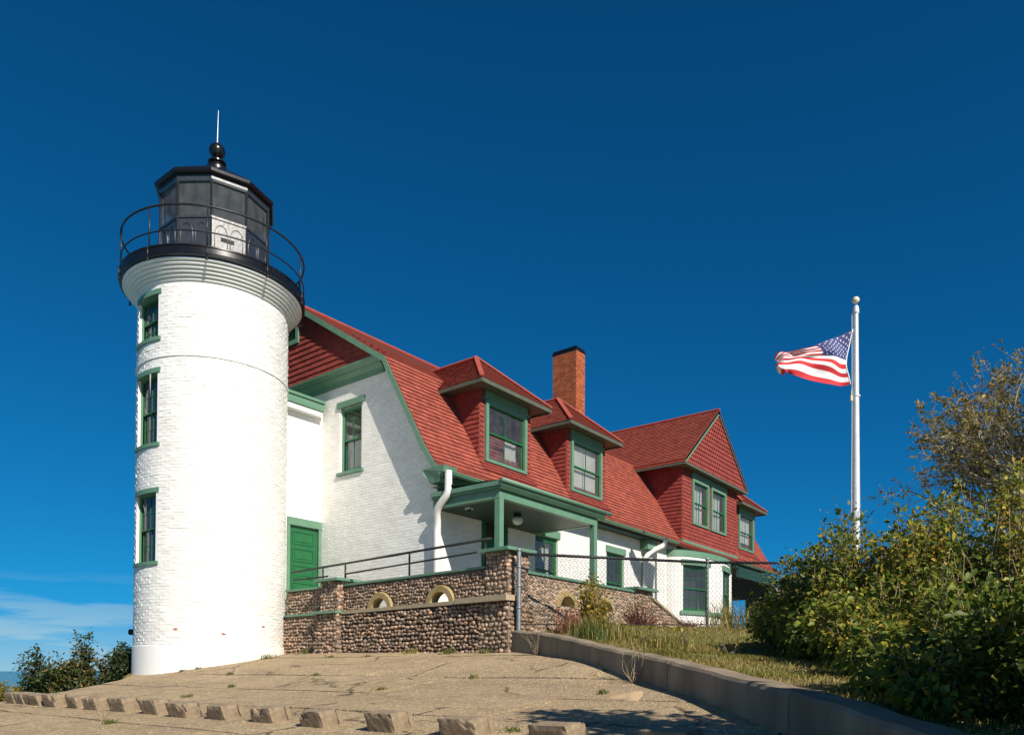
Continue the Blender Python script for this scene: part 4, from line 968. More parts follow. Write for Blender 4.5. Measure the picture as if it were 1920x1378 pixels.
for k in range(18):
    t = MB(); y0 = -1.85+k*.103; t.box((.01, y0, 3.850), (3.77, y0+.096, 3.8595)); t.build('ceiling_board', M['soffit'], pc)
for x in (-.06, 3.84):
    t = MB(); t.box((x-.075, -2.0, 1.2), (x+.075, -1.86, 3.838)); t.build('porch_post', M['green'], H)
lm = thing('porch_lamp', 'white globe ceiling lamp hanging under the green front porch roof', 'lamp', (1.55, -1.2, 3.62))
t = MB(); t.lathe([(.001, 3.79), (.09, 3.78), (.13, 3.73), (.12, 3.66), (.07, 3.61), (.001, 3.595)], (1.55, -1.2), 20); t.build('globe', M['globe'], lm, True)
t = MB(); t.lathe([(.09, 3.85), (.09, 3.80), (.08, 3.77)], (1.55, -1.2), 16); t.build('fitter', M['black'], lm)
cm_ = thing('security_camera', 'small dome security camera under the left end of the porch ceiling', 'camera', (.28, -.75, 3.84))
t = MB(); t.box((.21, -.82, 3.80), (.35, -.68, 3.85)); t.build('mount', M['whitetrim'], cm_)
t = MB(); t.lathe([(.001, 3.74), (.05, 3.755), (.07, 3.80)], (.28, -.75), 14); t.build('dome', M['black'], cm_, True)

# connecting passage between tower and house
pg = thing('passage', 'plain white covered passage with green eave joining the tower to the house', 'passage', (-.6, 5, 1.0))
CH = [(-1.02, -.10, 1.4, 3.86)]
t = MB(); wall(t, [(-1.6, 4.35, 1.0), (0, 4.35, 1.0), (0, 4.35, 7.0), (-1.6, 4.35, 7.0)], CH, .1); t.add([(-1.6, 5.65, 1), (0, 5.65, 1), (0, 5.65, 7), (-1.6, 5.65, 7)], [(0, 1, 2, 3)]); t.build('passage_wall', M['plaster'], pg)
t = MB(); t.prism([(-1.4, 4.10, 7.0), (-1.4, 4.10, 7.26), (-1.4, 5.9, 7.26), (-1.4, 5.9, 7.0)], A(1.28, 0, 0)); t.box((-1.42, 4.06, 7.20), (-.10, 4.10, 7.27)); t.build('passage_eave', M['green'], pg)
t = MB(); t.box((-1.4, 4.14, 6.86), (-.14, 4.34, 6.995)); t.build('passage_soffit', M['plaster'], pg)
t = MB(); t.box((-1.10, 4.30, 3.86), (-.0, 4.36, 4.06)); t.box((-1.1, 4.31, 1.4), (-1.02, 4.38, 3.86)); t.box((-.10, 4.31, 1.4), (-.02, 4.38, 3.86)); dr = t.build('side_door', M['green'], pg)
t = MB(); t.box((-1.02, 4.385, 1.4), (-.10, 4.43, 3.86)); t.build('door_leaf', M['door'], dr)
for k in range(5):
    z = 1.58+k*.45; t = MB(); u0, u1, v0, v1 = -.90, -.22, z, z+.34
    for (a, b, c, e) in ((u0, u1, v0, v0+.025), (u0, u1, v1-.025, v1), (u0, u0+.025, v0+.025, v1-.025), (u1-.025, u1, v0+.025, v1-.025)): t.box((a, 4.368, c), (b, 4.384, e))
    t.box((u0+.07, 4.372, v0+.07), (u1-.07, 4.384, v1-.07)); t.build('door_panel', M['door'], dr)

# chimney
ch = thing('chimney', 'tall orange brick chimney with a dark cap above the house roof', 'chimney', (13.1, 5.1, 9.4))
cx0, cx1, cy0, cy1 = 12.81, 13.45, 4.5, 5.66
t = MB(); t.box((cx0+.006, cy0+.006, 9.3), (cx1-.006, cy1-.006, 13.2)); t.build('flue_stack', M['mortar'], ch)
t = MB(); t.box((cx0-.02, cy0-.02, 13.18), (cx1+.02, cy1+.02, 13.28)); t.box((cx0+.01, cy0+.01, 13.28), (cx1-.01, cy1-.01, 13.36)); t.build('chimney_cap', M['black'], ch)
z = 10.0; row = 0; bh = .088
CB = []
while z < 13.15:
    for (U, P, ln, nn) in ((-Y, A(cx0, cy1, 0), cy1-cy0, -X), (X, A(cx0, cy0, 0), cx1-cx0, -Y)):
        n = max(1, round(ln/.215)); bwd = ln/n; u = -(bwd/2 if row % 2 else 0)
        while u < ln-.01:
            a, b = max(u, 0)+.005, min(u+bwd, ln)-.005
            if b-a > .03: CB.append((U, P, nn, a, b, z))
            u += bwd
    z += bh; row += 1
for i, (U, P, nn, a, b, z) in enumerate(sorted(CB, key=lambda q: -q[5])):
    t = MB(); pr = .006+random.uniform(-.003, .004); t.obox(P, U, Z, nn, (a, b), (z+.006, z+bh-.007), (-.02, pr)); t.build('brick', M['brick'], ch)

# ------------------------------------------------------------------ cobble terrace walls
TFZ = 1.25
t = MB(); t.box((-1.55, -3.2, .7), (4.4, .0, TFZ)); t.box((-1.5, 0, .7), (0, 4.34, TFZ)); tf = t.build('terrace_floor', M['concrete3']); tf['kind'] = 'structure'
wx = lambda y: -1.62-.085*(1.45-y)      # lower face of the west wall
sw = thing('cobble_terrace_wall', 'long cobblestone terrace wall with two arched openings between the tower and the corner pier', 'wall', (-1.8, -.8, .4))
U_ = unit(A(wx(-3.2)-wx(1.5), -4.7, 0)); N_ = np.cross(U_, Z)
yA, yB = 1.50, -3.10
a, b = A(wx(yA), yA, 0), A(wx(yB), yB, 0); LN = np.linalg.norm(b-a)
t = MB(); t.obox(a, U_, Z, N_, (0, LN), (.2, 1.34), (-.55, -.012)); t.build('lower_core', M['wallmortar'], sw)
cobbles(sw, [a+Z*.22, b+Z*.22, b+Z*1.30, a+Z*1.30], .122, .080, n_own=150, prot=.042, seed=3)
ar = [(1.36, .30), (3.34, .30)]          # arch centres along the wall (distance from its tower end), inner radius
zl = 1.42
up = [a-N_*.10+Z*zl, b-N_*.10+Z*zl, b-N_*.10+Z*2.0, a-N_*.10+Z*2.0]
def arch_wall(mb, O, U, Nn, ln, z0, z1, arcs, d):
    """wall panel with semicircular openings springing from z0"""
    x = 0.; n = 14
    for (c, r) in arcs:
        mb.obox(O, U, Z, Nn, (x, c-r), (z0, z1), (-d, 0)); pts = [(c-r*math.cos(k*math.pi/n), z0+r*math.sin(k*math.pi/n)*.92) for k in range(n+1)]
        for k in range(n):
            (u0, v0), (u1, v1) = pts[k], pts[k+1]
            P = lambda u, v, w: O+U*u+Z*v+Nn*w
            mb.add([P(u0, v0, 0), P(u1, v1, 0), P(u1, z1, 0), P(u0, z1, 0), P(u0, v0, -d), P(u1, v1, -d), P(u1, z1, -d), P(u0, z1, -d)], [(0, 1, 2, 3), (7, 6, 5, 4), (0, 4, 5, 1), (3, 2, 6, 7)])
        x = c+r
    mb.obox(O, U, Z, Nn, (x, ln), (z0, z1), (-d, 0))
def arch_ring(par, O, U, Nn, c, z0, r, w, n0, n1, m):
    k = 18; V = []
    for i in range(k+1):
        w_ = math.pi*i/k
        for (rr, nn) in ((r, n0), (r, n1), (r+w*.85, n1), (r+w, n1-.03), (r+w, n0)):
            V.append(O+U*(c-rr*math.cos(w_))+Z*(z0+rr*math.sin(w_)*.92)+Nn*nn)
    F = [(i*5+j, (i+1)*5+j, (i+1)*5+(j+1) % 5, i*5+(j+1) % 5) for i in range(k) for j in range(5)]+[tuple(range(5)), tuple(range(k*5+4, k*5-1, -1))]
    make_obj('arch_surround', V, F, [.5]*len(F), m, par, True, auto=40)
Ou = a-N_*.10
t = MB(); arch_wall(t, Ou-N_*.012, U_, N_, LN, zl-.06, 1.99, [(c, r) for c, r in ar], .15); t.build('upper_core', M['wallmortar2'], sw)
for c, r in ar: arch_ring(sw, Ou, U_, N_, c, zl-.06, r, .15, -.16, .06, M['mould'])
loc2 = lambda q, O: ((q[0]-O@U_), q[1])
u0 = Ou@U_
cobbles(sw, [Ou+Z*(zl+.0), Ou+U_*LN+Z*(zl+.0), Ou+U_*LN+Z*1.98, Ou+Z*1.98], .098, .070, holes=[lambda q, c=c, r=r: math.hypot(q[0]-u0-c, (q[1]-zl+.06)/.92) < r+.17 for c, r in ar], n_own=110, prot=.024, seed=4)
t = MB(); x = 0
for k, e in enumerate((1.55, 2.9, 3.95, LN+.74)):
    t = MB(); d0 = .0 if k < 3 else .07; t.obox(a, U_, Z, N_, (x+.006, e-.006), (1.34, 1.415+(.03 if k == 3 else 0)), (-.32, .05+d0)); t.build('ledge_slab', M['concrete3'], sw, auto=30); x = e
t = MB(); t.obox(Ou, U_, Z, N_, (-.05, LN), (2.0, 2.045), (-.34, .045)); t.build('cap_board', M['green'], sw)
# short stretch up against the tower
s2 = thing('cobble_side_wall', 'short cobblestone wall with green ledge between the tower and the first pier', 'wall', (-1.6, 2.8, .4))
a2, b2 = A(-1.60, 3.75, 0), A(-1.60, 2.20, 0)
t = MB(); t.obox(a2, -Y, Z, -X, (0, 1.6), (.2, 1.36), (-.5, -.01)); t.obox(a2, -Y, Z, -X, (0, 1.6), (1.4, 2.0), (-.4, -.11)); t.build('wall_core', M['wallmortar2'], s2)
cobbles(s2, [a2+Z*.25, b2+Z*.25, b2+Z*1.33, a2+Z*1.33], .105, .085, n_own=60, prot=.035, seed=5)
cobbles(s2, [a2+Z*1.42+X*.1, b2+Z*1.42+X*.1, b2+Z*1.97+X*.1, a2+Z*1.97+X*.1], .09, .07, n_own=40, prot=.022, seed=6)
t = MB(); t.obox(a2, -Y, Z, -X, (0, 1.55), (1.36, 1.41), (-.2, .07)); t.build('ledge_board', M['green'], s2)
t = MB(); t.obox(a2, -Y, Z, -X, (0, 1.55), (2.0, 2.05), (-.45, -.05)); t.build('cap_board', M['green'], s2)
def pier(lab, c, U, hw, z0, zs, z1, foot=.12, seed=0, band=True, n_own=60, gcap=True):
    """tapering cobble pier: c = middle of its outer face line, U along the wall, outward = U x Z"""
    Nn = np.cross(U, Z); p = thing('cobble_pier', lab, 'pier', (c[0], c[1], z0)); c = A(c[0], c[1], 0)
    def ringz(h, e): return [c+U*(-hw-e)+Nn*(e)+Z*h, c+U*(hw+e)+Nn*(e)+Z*h, c+U*(hw+e)-Nn*(2*hw+e)+Z*h, c+U*(-hw-e)-Nn*(2*hw+e)+Z*h]
    b0, b1, b2_ = ringz(z0, foot), ringz(zs, .0), ringz(zs+.05, -.06); b3 = ringz(z1, -.06)
    t = MB(); V = b0+b1+b2_+b3; V = [q-Nn*.0 for q in V]
    t.add(V, [(i+4*k, (i+1) % 4+4*k, (i+1) % 4+4*k+4, i+4*k+4) for k in range(3) for i in range(4)]+[(12, 13, 14, 15)]); t.build('pier_core', M['wallmortar2'], p)
    for k in range(4):
        q = (k+1) % 4
        if k == 2: continue
        cobbles(p, [b0[k], b0[q], b1[q], b1[k]], .115, .088, n_own=n_own//3, prot=.035, seed=seed+k)
        cobbles(p, [b2_[k], b2_[q], b3[q], b3[k]], .10, .08, n_own=n_own//3, prot=.022, seed=seed+k+7)
    if band: t = MB(); t.obox(c, U, Z, Nn, (-hw-.10, hw+.06), (zs, zs+.06), (-2*hw, .12)); t.build('ledge_board', M['green'], p)
    if gcap: t = MB(); t.obox(c, U, Z, Nn, (-hw-.06, hw+.06), (z1, z1+.06), (-2*hw-.06, .08)); t.build('cap_board', M['green'], p)
pier('first cobblestone pier with green cap and ledge, next to the tower', (-1.74, 1.84), -Y, .36, .2, 1.36, 2.12, .06, 20)
pier('corner cobblestone pier with green cap behind the galvanized fence post', (-2.02, -3.42), unit(A(-.08, -1, 0)), .34, .2, 1.30, 2.28, .04, 30, band=False)
pier('end cobblestone pier with green cap at the right end of the terrace wall', (3.85, -3.45), X, .46, .6, 1.36, 2.06, .02, 40, band=False)
# south wall along the front
s3 = thing('cobble_front_wall', 'sunlit cobblestone terrace wall with a green cap behind the chain link fence', 'wall', (1, -3.4, .9))
a3 = A(-1.5, -3.36, 0); ln = 4.95; ar3 = [(1.95, .27), (3.55, .27)]
t = MB(); t.obox(a3, X, Z, -Y, (0, ln), (.6, 1.42), (-.3, .03)); arch_wall(t, a3, X, -Y, ln, 1.42, 1.98, ar3, .3); t.build('wall_core', M['mortar'], s3)
for c, r in ar3: arch_ring(s3, a3, X, -Y, c, 1.40, r, .13, -.28, .06, M['mould'])
cobbles(s3, [a3+Z*.9-Y*.03, a3+X*ln+Z*.9-Y*.03, a3+X*ln+Z*1.40-Y*.03, a3+Z*1.40-Y*.03], .11, .085, n_own=60, prot=.016, seed=8)
cobbles(s3, [a3+Z*1.45, a3+X*ln+Z*1.45, a3+X*ln+Z*1.97, a3+Z*1.97], .10, .08, holes=[lambda q, c=c, r=r: math.hypot(q[0]-a3[0]-c, q[1]-1.40) < r+.15 for c, r in ar3], n_own=90, prot=.014, seed=9)
t = MB(); t.obox(a3, X, Z, -Y, (0, ln), (1.985, 2.035), (-.32, .05)); t.build('cap_board', M['green'], s3)
s4 = thing('stair_cheek_wall', 'cobblestone stair wall sloping down to the right of the end pier', 'wall', (5, -3.4, .9))
q4 = [A(4.30, -3.40, .7), A(6.3, -3.40, .7), A(6.3, -3.40, 1.22), A(4.30, -3.40, 1.86)]
t = MB(); t.prism([p+Y*.012 for p in q4], A(0, .35, 0)); t.build('wall_core', M['mortar'], s4); cobbles(s4, q4, .11, .085, n_own=50, prot=.014, seed=12)
t = MB(); t.prism([A(4.31, -3.44, 1.86), A(6.35, -3.44, 1.21), A(6.35, -3.44, 1.27), A(4.31, -3.44, 1.92)], A(0, .42, 0)); t.build('sloping_cap', M['concrete2'], s4)

# black pipe railing on the terrace
rl = thing('pipe_railing', 'black two-bar pipe railing along the terrace wall', 'railing', (-1.5, 0, 2.05))
px_ = lambda y: -1.42-.085*(1.45-y)
for (p, q, r) in (((-1.42, 3.62, 2.50), (px_(-3.15), -3.15, 2.58), .026), ((-1.42, 3.62, 2.30), (-1.42, 2.25, 2.30), .02), ((px_(1.62), 1.62, 2.31), (px_(-3.1), -3.1, 2.36), .02)):
    t = MB(); t.tube([p, q], r, 10); t.build('bar', M['iron'], rl, True)
for y in (2.55, 1.62, -.72, -3.0):
    t = MB(); t.tube([(px_(y), y, 2.03), (px_(y), y, 2.52+.012*(2-y)/2)], .022, 10); t.build('post', M['iron'], rl, True)

# ------------------------------------------------------------------ chain link fence
fn = thing('chain_link_fence', 'galvanized chain link fence along the top of the grassy bank', 'fence', (-1.93, -3.92, .8))
FP = [A(-1.93, -3.92, 0), A(2.03, -5.85, 0), A(5.4, -9.3, 0), A(8.5, -13, 0)]; FT = [2.20, 2.34, 2.40, 2.35]; FBz = [.84, .98, 1.0, .95]
for i, p in enumerate(FP):
    t = MB(); r = .042 if i == 0 else .032
    t.tube([p+Z*(FBz[i]-.3), p+Z*(FT[i]+.06)], r, 12); t.build('post', M['steel'], fn, True, auto=50)
    t = MB(); t.tube([p+Z*(FT[i]+.05), p+Z*(FT[i]+.085), p+Z*(FT[i]+.10)], [r+.01, r+.012, .01], 12); t.build('post_cap', M['steel'], fn, True)
for z in (.35, .75, 1.1):
    t = MB(); t.tube([FP[0]+Z*(FBz[0]+z), FP[0]+Z*(FBz[0]+z+.03)], .052, 12); t.build('clamp_band', M['steel'], fn, True)
def edge_z(a, b, f): return a+(b-a)*f
for i in range(3):
    p, q = FP[i], FP[i+1]
    t = MB(); t.tube([p+Z*FT[i], q+Z*FT[i+1]], .028, 10); t.build('top_rail', M['wire'], fn, True)
    t = MB(); t.tube([p+Z*(FBz[i]+.06), q+Z*(FBz[i+1]+.06)], .012, 6); t.build('tension_wire', M['wire'], fn, True)
    ln = np.linalg.norm(q-p); U = (q-p)/ln; Nn = np.cross(U, Z); pw = .088; nw = int(ln/pw); nseg = 26; V = []; F = []; rad = .0078; n0 = 0
    for k in range(nw):
        c = []
        for s in range(nseg+1):
            f = (k+.5)/nw; z = edge_z(FBz[i], FBz[i+1], f)+.04+(edge_z(FT[i], FT[i+1], f)+.03-edge_z(FBz[i], FBz[i+1], f)-.04)*s/nseg
            c.append(p+U*((k+.5)*pw+(pw*.54 if s % 2 else -pw*.54))+Nn*(.03+(.005 if s % 2 else -.005))+Z*z)
        for s, x in enumerate(c):
            for w in range(3):
                g = 2*math.pi*w/3; V.append(x+U*rad*math.cos(g)+Nn*rad*math.sin(g))
        for s in range(nseg):
            for w in range(3): F.append((n0+s*3+w, n0+s*3+(w+1) % 3, n0+s*3+3+(w+1) % 3, n0+s*3+3+w))
        n0 += 3*(nseg+1)
    bulk('wire_mesh', V, F, np.full(len(F), .5), M['wire'], fn)

# ------------------------------------------------------------------ flagpole and flag
fpx, fpy = 8.30, -7.23
fp = thing('flagpole', 'tall white flagpole with a round cream ball on top', 'flagpole', (fpx, fpy, 1.0))
t = MB(); t.tube([(fpx, fpy, 1.0), (fpx, fpy, 4.5), (fpx, fpy, 9.72)], [.105, .098, .062], 20); t.build('pole', M['pole'], fp, True, auto=60)
t = MB(); t.lathe([(.07, 9.52), (.085, 9.54), (.085, 9.60), (.07, 9.72), (.0, 9.74)], (fpx, fpy), 16); t.build('truck', M['pole'], fp, True, auto=40)
t = MB(); t.tube([(fpx, fpy, 9.72), (fpx, fpy, 9.84)], .014, 8); t.build('spindle', M['steel'], fp)
t = MB(); t.lathe([(.093*math.sin(w), 9.89-.093*math.cos(w)) for w in np.linspace(.001, math.pi-.001, 12)], (fpx, fpy), 18); t.build('ball', M['ball'], fp, True)
FR = np.array(_rt); FR[2] = 0; FR = unit(FR); FD = A(-FR[1], FR[0], 0)      # across and away, as the flag hangs in the wind
t = MB(); h0 = A(fpx, fpy, 0)-FR*.10; t.tube([h0+Z*9.5, h0+Z*7.3, h0-FR*.02+Z*4.2], .006, 5); t.build('halyard', M['flagwhite'], fp)
t = MB(); t.tube([h0+Z*7.58, h0-FR*.02+Z*7.36], .008, 5); t.tube([h0-FR*.02+Z*7.36, h0-FR*.02+Z*7.22], .035, 8); t.build('snap_weight', M['ball'], fp)
t = MB(); t.lathe([(.085, 7.32), (.11, 7.33), (.11, 7.36), (.085, 7.37)], (fpx+.02, fpy), 14); t.build('retainer_ring', M['pole'], fp)
flag = thing('flag', 'red white and blue stars and stripes flag blowing left from the pole', 'flag', (fpx, fpy, 8.0))
# control net: rows = stripes from the top hem down, columns = hoist to fly; (across, up) as the cloth folds, depth ripples
def pxw(x, y): return ((x-1604)/71.3, (1262-y)/71.3)
HO = [(1598, 612), (1594.5, 630), (1591, 648), (1587, 666), (1586, 684), (1590, 702), (1593, 717)]
C1 = [(1575, 622), (1577, 637), (1578, 650), (1578, 662), (1575, 683), (1577, 700), (1578, 718.5)]
C2 = [(1549, 632.5), (1557, 640), (1561, 649), (1563, 660), (1556, 673), (1554, 690), (1553, 715)]
C3 = [(1522, 644), (1533, 646), (1538, 651), (1540, 658), (1528, 667), (1524, 681), (1520, 706)]
C4 = [(1499, 650), (1508, 651), (1513, 654), (1515, 659), (1505, 664), (1498, 676), (1494, 699)]
C5 = [(1478, 651.5), (1487, 652.5), (1491, 656), (1492, 660.5), (1482, 666), (1476, 676), (1481, 694)]
C6 = [(1462, 651), (1470, 653), (1474, 657), (1473, 661), (1464, 669), (1459, 677), (1474, 690)]
C7 = [(1456, 661), (1460, 664), (1464, 667), (1463, 670), (1459, 677), (1464, 684), (1477, 691)]
net = [HO, C1, C2, C3, C4, C5, C6, C7]; DEP = [0, .05, 0, .06, .03, .12, .10, .26]
def cr(P, x):
    i = min(int(x), len(P)-2); f = x-i; p = [np.asarray(P[max(0, min(len(P)-1, i+k))], float) for k in (-1, 0, 1, 2)]
    return .5*(2*p[1]+(p[2]-p[0])*f+(2*p[0]-5*p[1]+4*p[2]-p[3])*f*f+(-p[0]+3*p[1]-3*p[2]+p[3])*f**3)
def flagpt(u, v):
    """u 0..1 hoist to fly, v 0..1 top to bottom"""
    cols = [cr([(*pxw(*q), 0) for q in c], v*6) for c in net]
    q = cr(cols, u*7); d = cr([(x,) for x in DEP], u*7)[0]+(.03*math.sin(9*u+5*v)+.035*math.sin(19*v-9*u)*min(1, 3*u)*v+.012*math.sin(30*u+17*v)*u)
    return A(fpx, fpy, 0)+FR*q[0]+Z*q[1]+FD*d
nu, nv = 78, 52; G = [[flagpt(i/nu, j/nv) for j in range(nv+1)] for i in range(nu+1)]
V = [p for r in G for p in r]; F = []; mi = []
for i in range(nu):
    for j in range(nv):
        F.append((i*(nv+1)+j, i*(nv+1)+j+1, (i+1)*(nv+1)+j+1, (i+1)*(nv+1)+j)); s = int(j/nv*13)
        mi.append(2 if (s < 7 and i/nu < .40) else (0 if s % 2 == 0 else 1))
make_obj('cloth', V, F, [.5]*len(F), [M['flagred'], M['flagwhite'], M['flagblue']], flag, True, None, mi)
V, F = [], []
for r in range(9):
    for c in range(6 if r % 2 == 0 else 5):
        u = .40*(1+2*c+(r % 2))/12; v = 7/13*(1+r)/10; k0 = len(V); du, dv = .0125, .0245
        p = flagpt(u, v); nn = unit(np.cross(flagpt(u+.01, v)-p, flagpt(u, v+.01)-p)); pts = []
        for s in range(10):
            w = -math.pi/2+s*math.pi/5; rr = 1 if s % 2 == 0 else .46; pts.append(flagpt(max(0, u+du*rr*math.cos(w)), v+dv*rr*math.sin(w)))
        for sg in (1, -1):
            k0 = len(V); V += [p+nn*.006*sg]+[q+nn*.006*sg for q in pts]; F += [(k0, k0+1+s, k0+1+(s+1) % 10) for s in range(10)]
bulk('stars', V, F, np.full(len(F), .5), M['flagwhite'], flag, 'stuff')
t = MB(); t.tube([flagpt(0, v) for v in np.linspace(0, 1, 16)], .016, 6); t.build('hoist_hem', M['flagwhite'], flag, True)

# ------------------------------------------------------------------ small fixtures beside the tower
sp = thing('standpipe', 'black pipe with a short horizontal outlet at the left foot of the tower', 'pipe', (-3.72, 7.1, -.2))
t = MB(); t.tube([(-3.66, 7.05, -.5), (-3.66, 7.05, .62)], .10, 12); t.build('riser', M['iron'], sp, True, auto=40)
t = MB(); t.tube([(-3.62, 6.98, 1.0), (-3.78, 7.2, 1.0)], .075, 12); t.build('outlet', M['iron'], sp, True, auto=40)
t = MB(); t.tube([(-3.62, 6.98, .6), (-3.62, 6.98, 1.0)], .03, 8); t.build('stem', M['iron'], sp, True)

# pale building beyond the fence
fb = thing('distant_building', 'pale flat roofed building just showing beyond the fence', 'building', (49, 5, 1))
t = MB(); t.box((46, 2, 1), (54, 8, 6.4)); t.build('wall', M['plaster'], fb); t = MB(); t.box((45.6, 1.6, 6.4), (54.4, 8.4, 6.75)); t.build('roof', M['whitetrim'], fb)
for k in range(3):
    t = MB(); t.box((45.95, 3+k*1.7, 3.4), (45.99, 3.9+k*1.7, 4.8)); t.build('window', M['dark'], fb)

# ------------------------------------------------------------------ plants
LEAF_V = np.array([(0, 0, 0), (-.32, .42, .09), (0, 1, -.10), (.32, .42, .09), (0, .5, -.02), (-.2, .78, .04), (.2, .78, .04)])
LEAF_F = np.array([(0, 3, 4), (3, 6, 4), (6, 2, 4), (4, 2, 5), (4, 5, 1), (0, 4, 1)])
NAR_V = LEAF_V*np.array((.55, 1, 1))
def norm_rows(v): return v/np.maximum(np.linalg.norm(v, axis=1, keepdims=True), 1e-9)
def leaf_frames(P, out, rg, up=.6, droop=.35):
    """axes for leaves at P: blade direction outward and drooping, face up towards the light"""
    n = len(P); d = norm_rows(out+rg.normal(size=(n, 3))*.75); d[:, 2] -= droop; d = norm_rows(d)
    f = rg.normal(size=(n, 3))*.55; f[:, 2] += up; f = norm_rows(f+out*.35)
    s = norm_rows(np.cross(d, f)); f = np.cross(s, d); return s, d, f
def leaves_mesh(name, P, out, size, rg, m, parent, shape=LEAF_V, tones=None, n_own=0, up=.6, droop=.35, eye=None):
    n = len(P); s, d, f = leaf_frames(P, out, rg, up, droop); sz = size*(.42+.95*rg.random(n)**1.3); tn = rg.random(n) if tones is None else tones
    if n_own:
        order = np.argsort(-(sz/np.linalg.norm(P-np.array(CAMP), axis=1)**1.5)); own, rest = order[:n_own], order[n_own:]
        T8 = [make_mesh('leaf', shape, LEAF_F, [q]*6, m, False) for q in (.05, .2, .35, .5, .62, .74, .86, .95)]
        for i in own:
            mt = Matrix(((s[i][0], d[i][0], f[i][0]), (s[i][1], d[i][1], f[i][1]), (s[i][2], d[i][2], f[i][2])))
            inst('leaf', T8[min(7, int(tn[i]*8))], parent, P[i], mt.to_quaternion(), (sz[i],)*3)
    else: rest = np.arange(n)
    P, s, d, f, sz, tn = P[rest], s[rest], d[rest], f[rest], sz[rest], tn[rest]; n = len(P)
    V = P[:, None]+sz[:, None, None]*(shape[None, :, :1]*s[:, None]+shape[None, :, 1:2]*d[:, None]+shape[None, :, 2:]*f[:, None])
    k = len(shape); F = LEAF_F[None]+np.arange(n)[:, None, None]*k
    return bulk(name, V.reshape(-1, 3), F.reshape(-1, 3), np.repeat(tn, len(LEAF_F)), m, parent, 'stuff')
def stems_from(base, tips, rg, r0=.018, wob=.12, n=5):
    """curved tapering stems from base points to tips"""
    mb = MB(); mb.paths = []
    for b, q in zip(base, tips):
        b, q = np.asarray(b), np.asarray(q); L = np.linalg.norm(q-b); pts = []
        k1 = rg.normal(size=3)*wob*L; k2 = rg.normal(size=3)*wob*L*.5
        for i in range(n+1):
            f = i/n; p = b+(q-b)*A(f**1.25, f**1.25, f**.85)+k1*math.sin(math.pi*f)*.5+k2*math.sin(2*math.pi*f)*.4; pts.append(p)
        mb.paths.append(np.array(pts)); mb.tube(pts, [max(.0035, r0*(1-.86*i/n)) for i in range(n+1)], 4, caps=False)
    return mb
def shrub(name, lab, base, rad, hgt, nst, nleaf, lsz, m, mst, seed, cat='shrub', group=None, n_own=0, shape=LEAF_V, low=.12, gap=.5, z0=None, lean=(0, 0), tw=5, tonefn=None, r0=.02):
    rg = np.random.default_rng(seed); bx, by = base; bz = float(bank_z(bx, by)) if z0 is None else z0
    o = thing(name, lab, cat, (bx, by, bz), group); B0 = A(bx, by, bz)
    # twig tips through an uneven crown
    tips = []; bases = []
    lob = [(rg.uniform(0, 2*math.pi), rg.uniform(.1, 1), rg.uniform(.55, 1.1)) for _ in range(9)]
    while len(tips) < nst:
        th = rg.uniform(0, 2*math.pi); rr = math.sqrt(rg.random()); zz = rg.uniform(low, 1)
        lim = 1.0
        for (a, b, c) in lob: lim *= 1-(1-c)*math.exp(-((math.cos(th-a)-1)**2+((zz-b)*2.2)**2)*2.2)
        prof = math.sqrt(max(0, 1-max(0, (zz-.42)/.58)**2.3))*(.62+.38*min(1, zz/.42))
        if rr > prof*lim: continue
        p = B0+A(rad[0]*rr*math.cos(th)+lean[0]*zz, rad[1]*rr*math.sin(th)+lean[1]*zz, hgt*zz*lim)
        tips.append(p); bases.append(B0+A(rad[0]*.32*rr*math.cos(th)*rg.uniform(.4, 1.1), rad[1]*.32*rr*math.sin(th)*rg.uniform(.4, 1.1), -.05))
    tips = np.array(tips); st = stems_from(bases, tips, rg, r0); st.build('stems', mst, o)
    # clusters of leaves along the last part of every stem
    per = max(1, nleaf//nst); P = []; O = []
    cen = B0+A(lean[0]*.5, lean[1]*.5, hgt*.42)
    for path in st.paths:
        k = rg.poisson(per)
        if rg.random() < gap*.25: k = k//3
        f = 1-rg.random(k)**1.6*.42
        g = f*(len(path)-1); gi = np.minimum(g.astype(int), len(path)-2); c = path[gi]+(path[gi+1]-path[gi])*(g-gi)[:, None]; w = .025+.075*rg.random((k, 1)); c = c+rg.normal(size=(k, 3))*w*A(1, 1, .8)
        P.append(c); O.append(norm_rows((c-cen)/np.array((rad[0], rad[1], hgt*.5))))
    P = np.concatenate(P); O = np.concatenate(O); ok = P[:, 2] > bz+.03; P, O = P[ok], O[ok]
    tn = rg.random(len(P)) if tonefn is None else tonefn(P, rg)
    leaves_mesh('foliage', P, O, lsz, rg, m, o, shape, tn, n_own)
    return o
def clumpy(scale, shift=0., amt=.5):
    def f(P, rg):
        s = sum(np.sin(P @ (rg.normal(size=3)*scale)+rg.uniform(0, 6)) for _ in range(5))/3.2
        return np.clip(.5+amt*.5*s+rg.normal(size=len(P))*.24+shift, 0, 1)
    return f
DOG = 'leafy shrubs on the bank above the retaining wall'
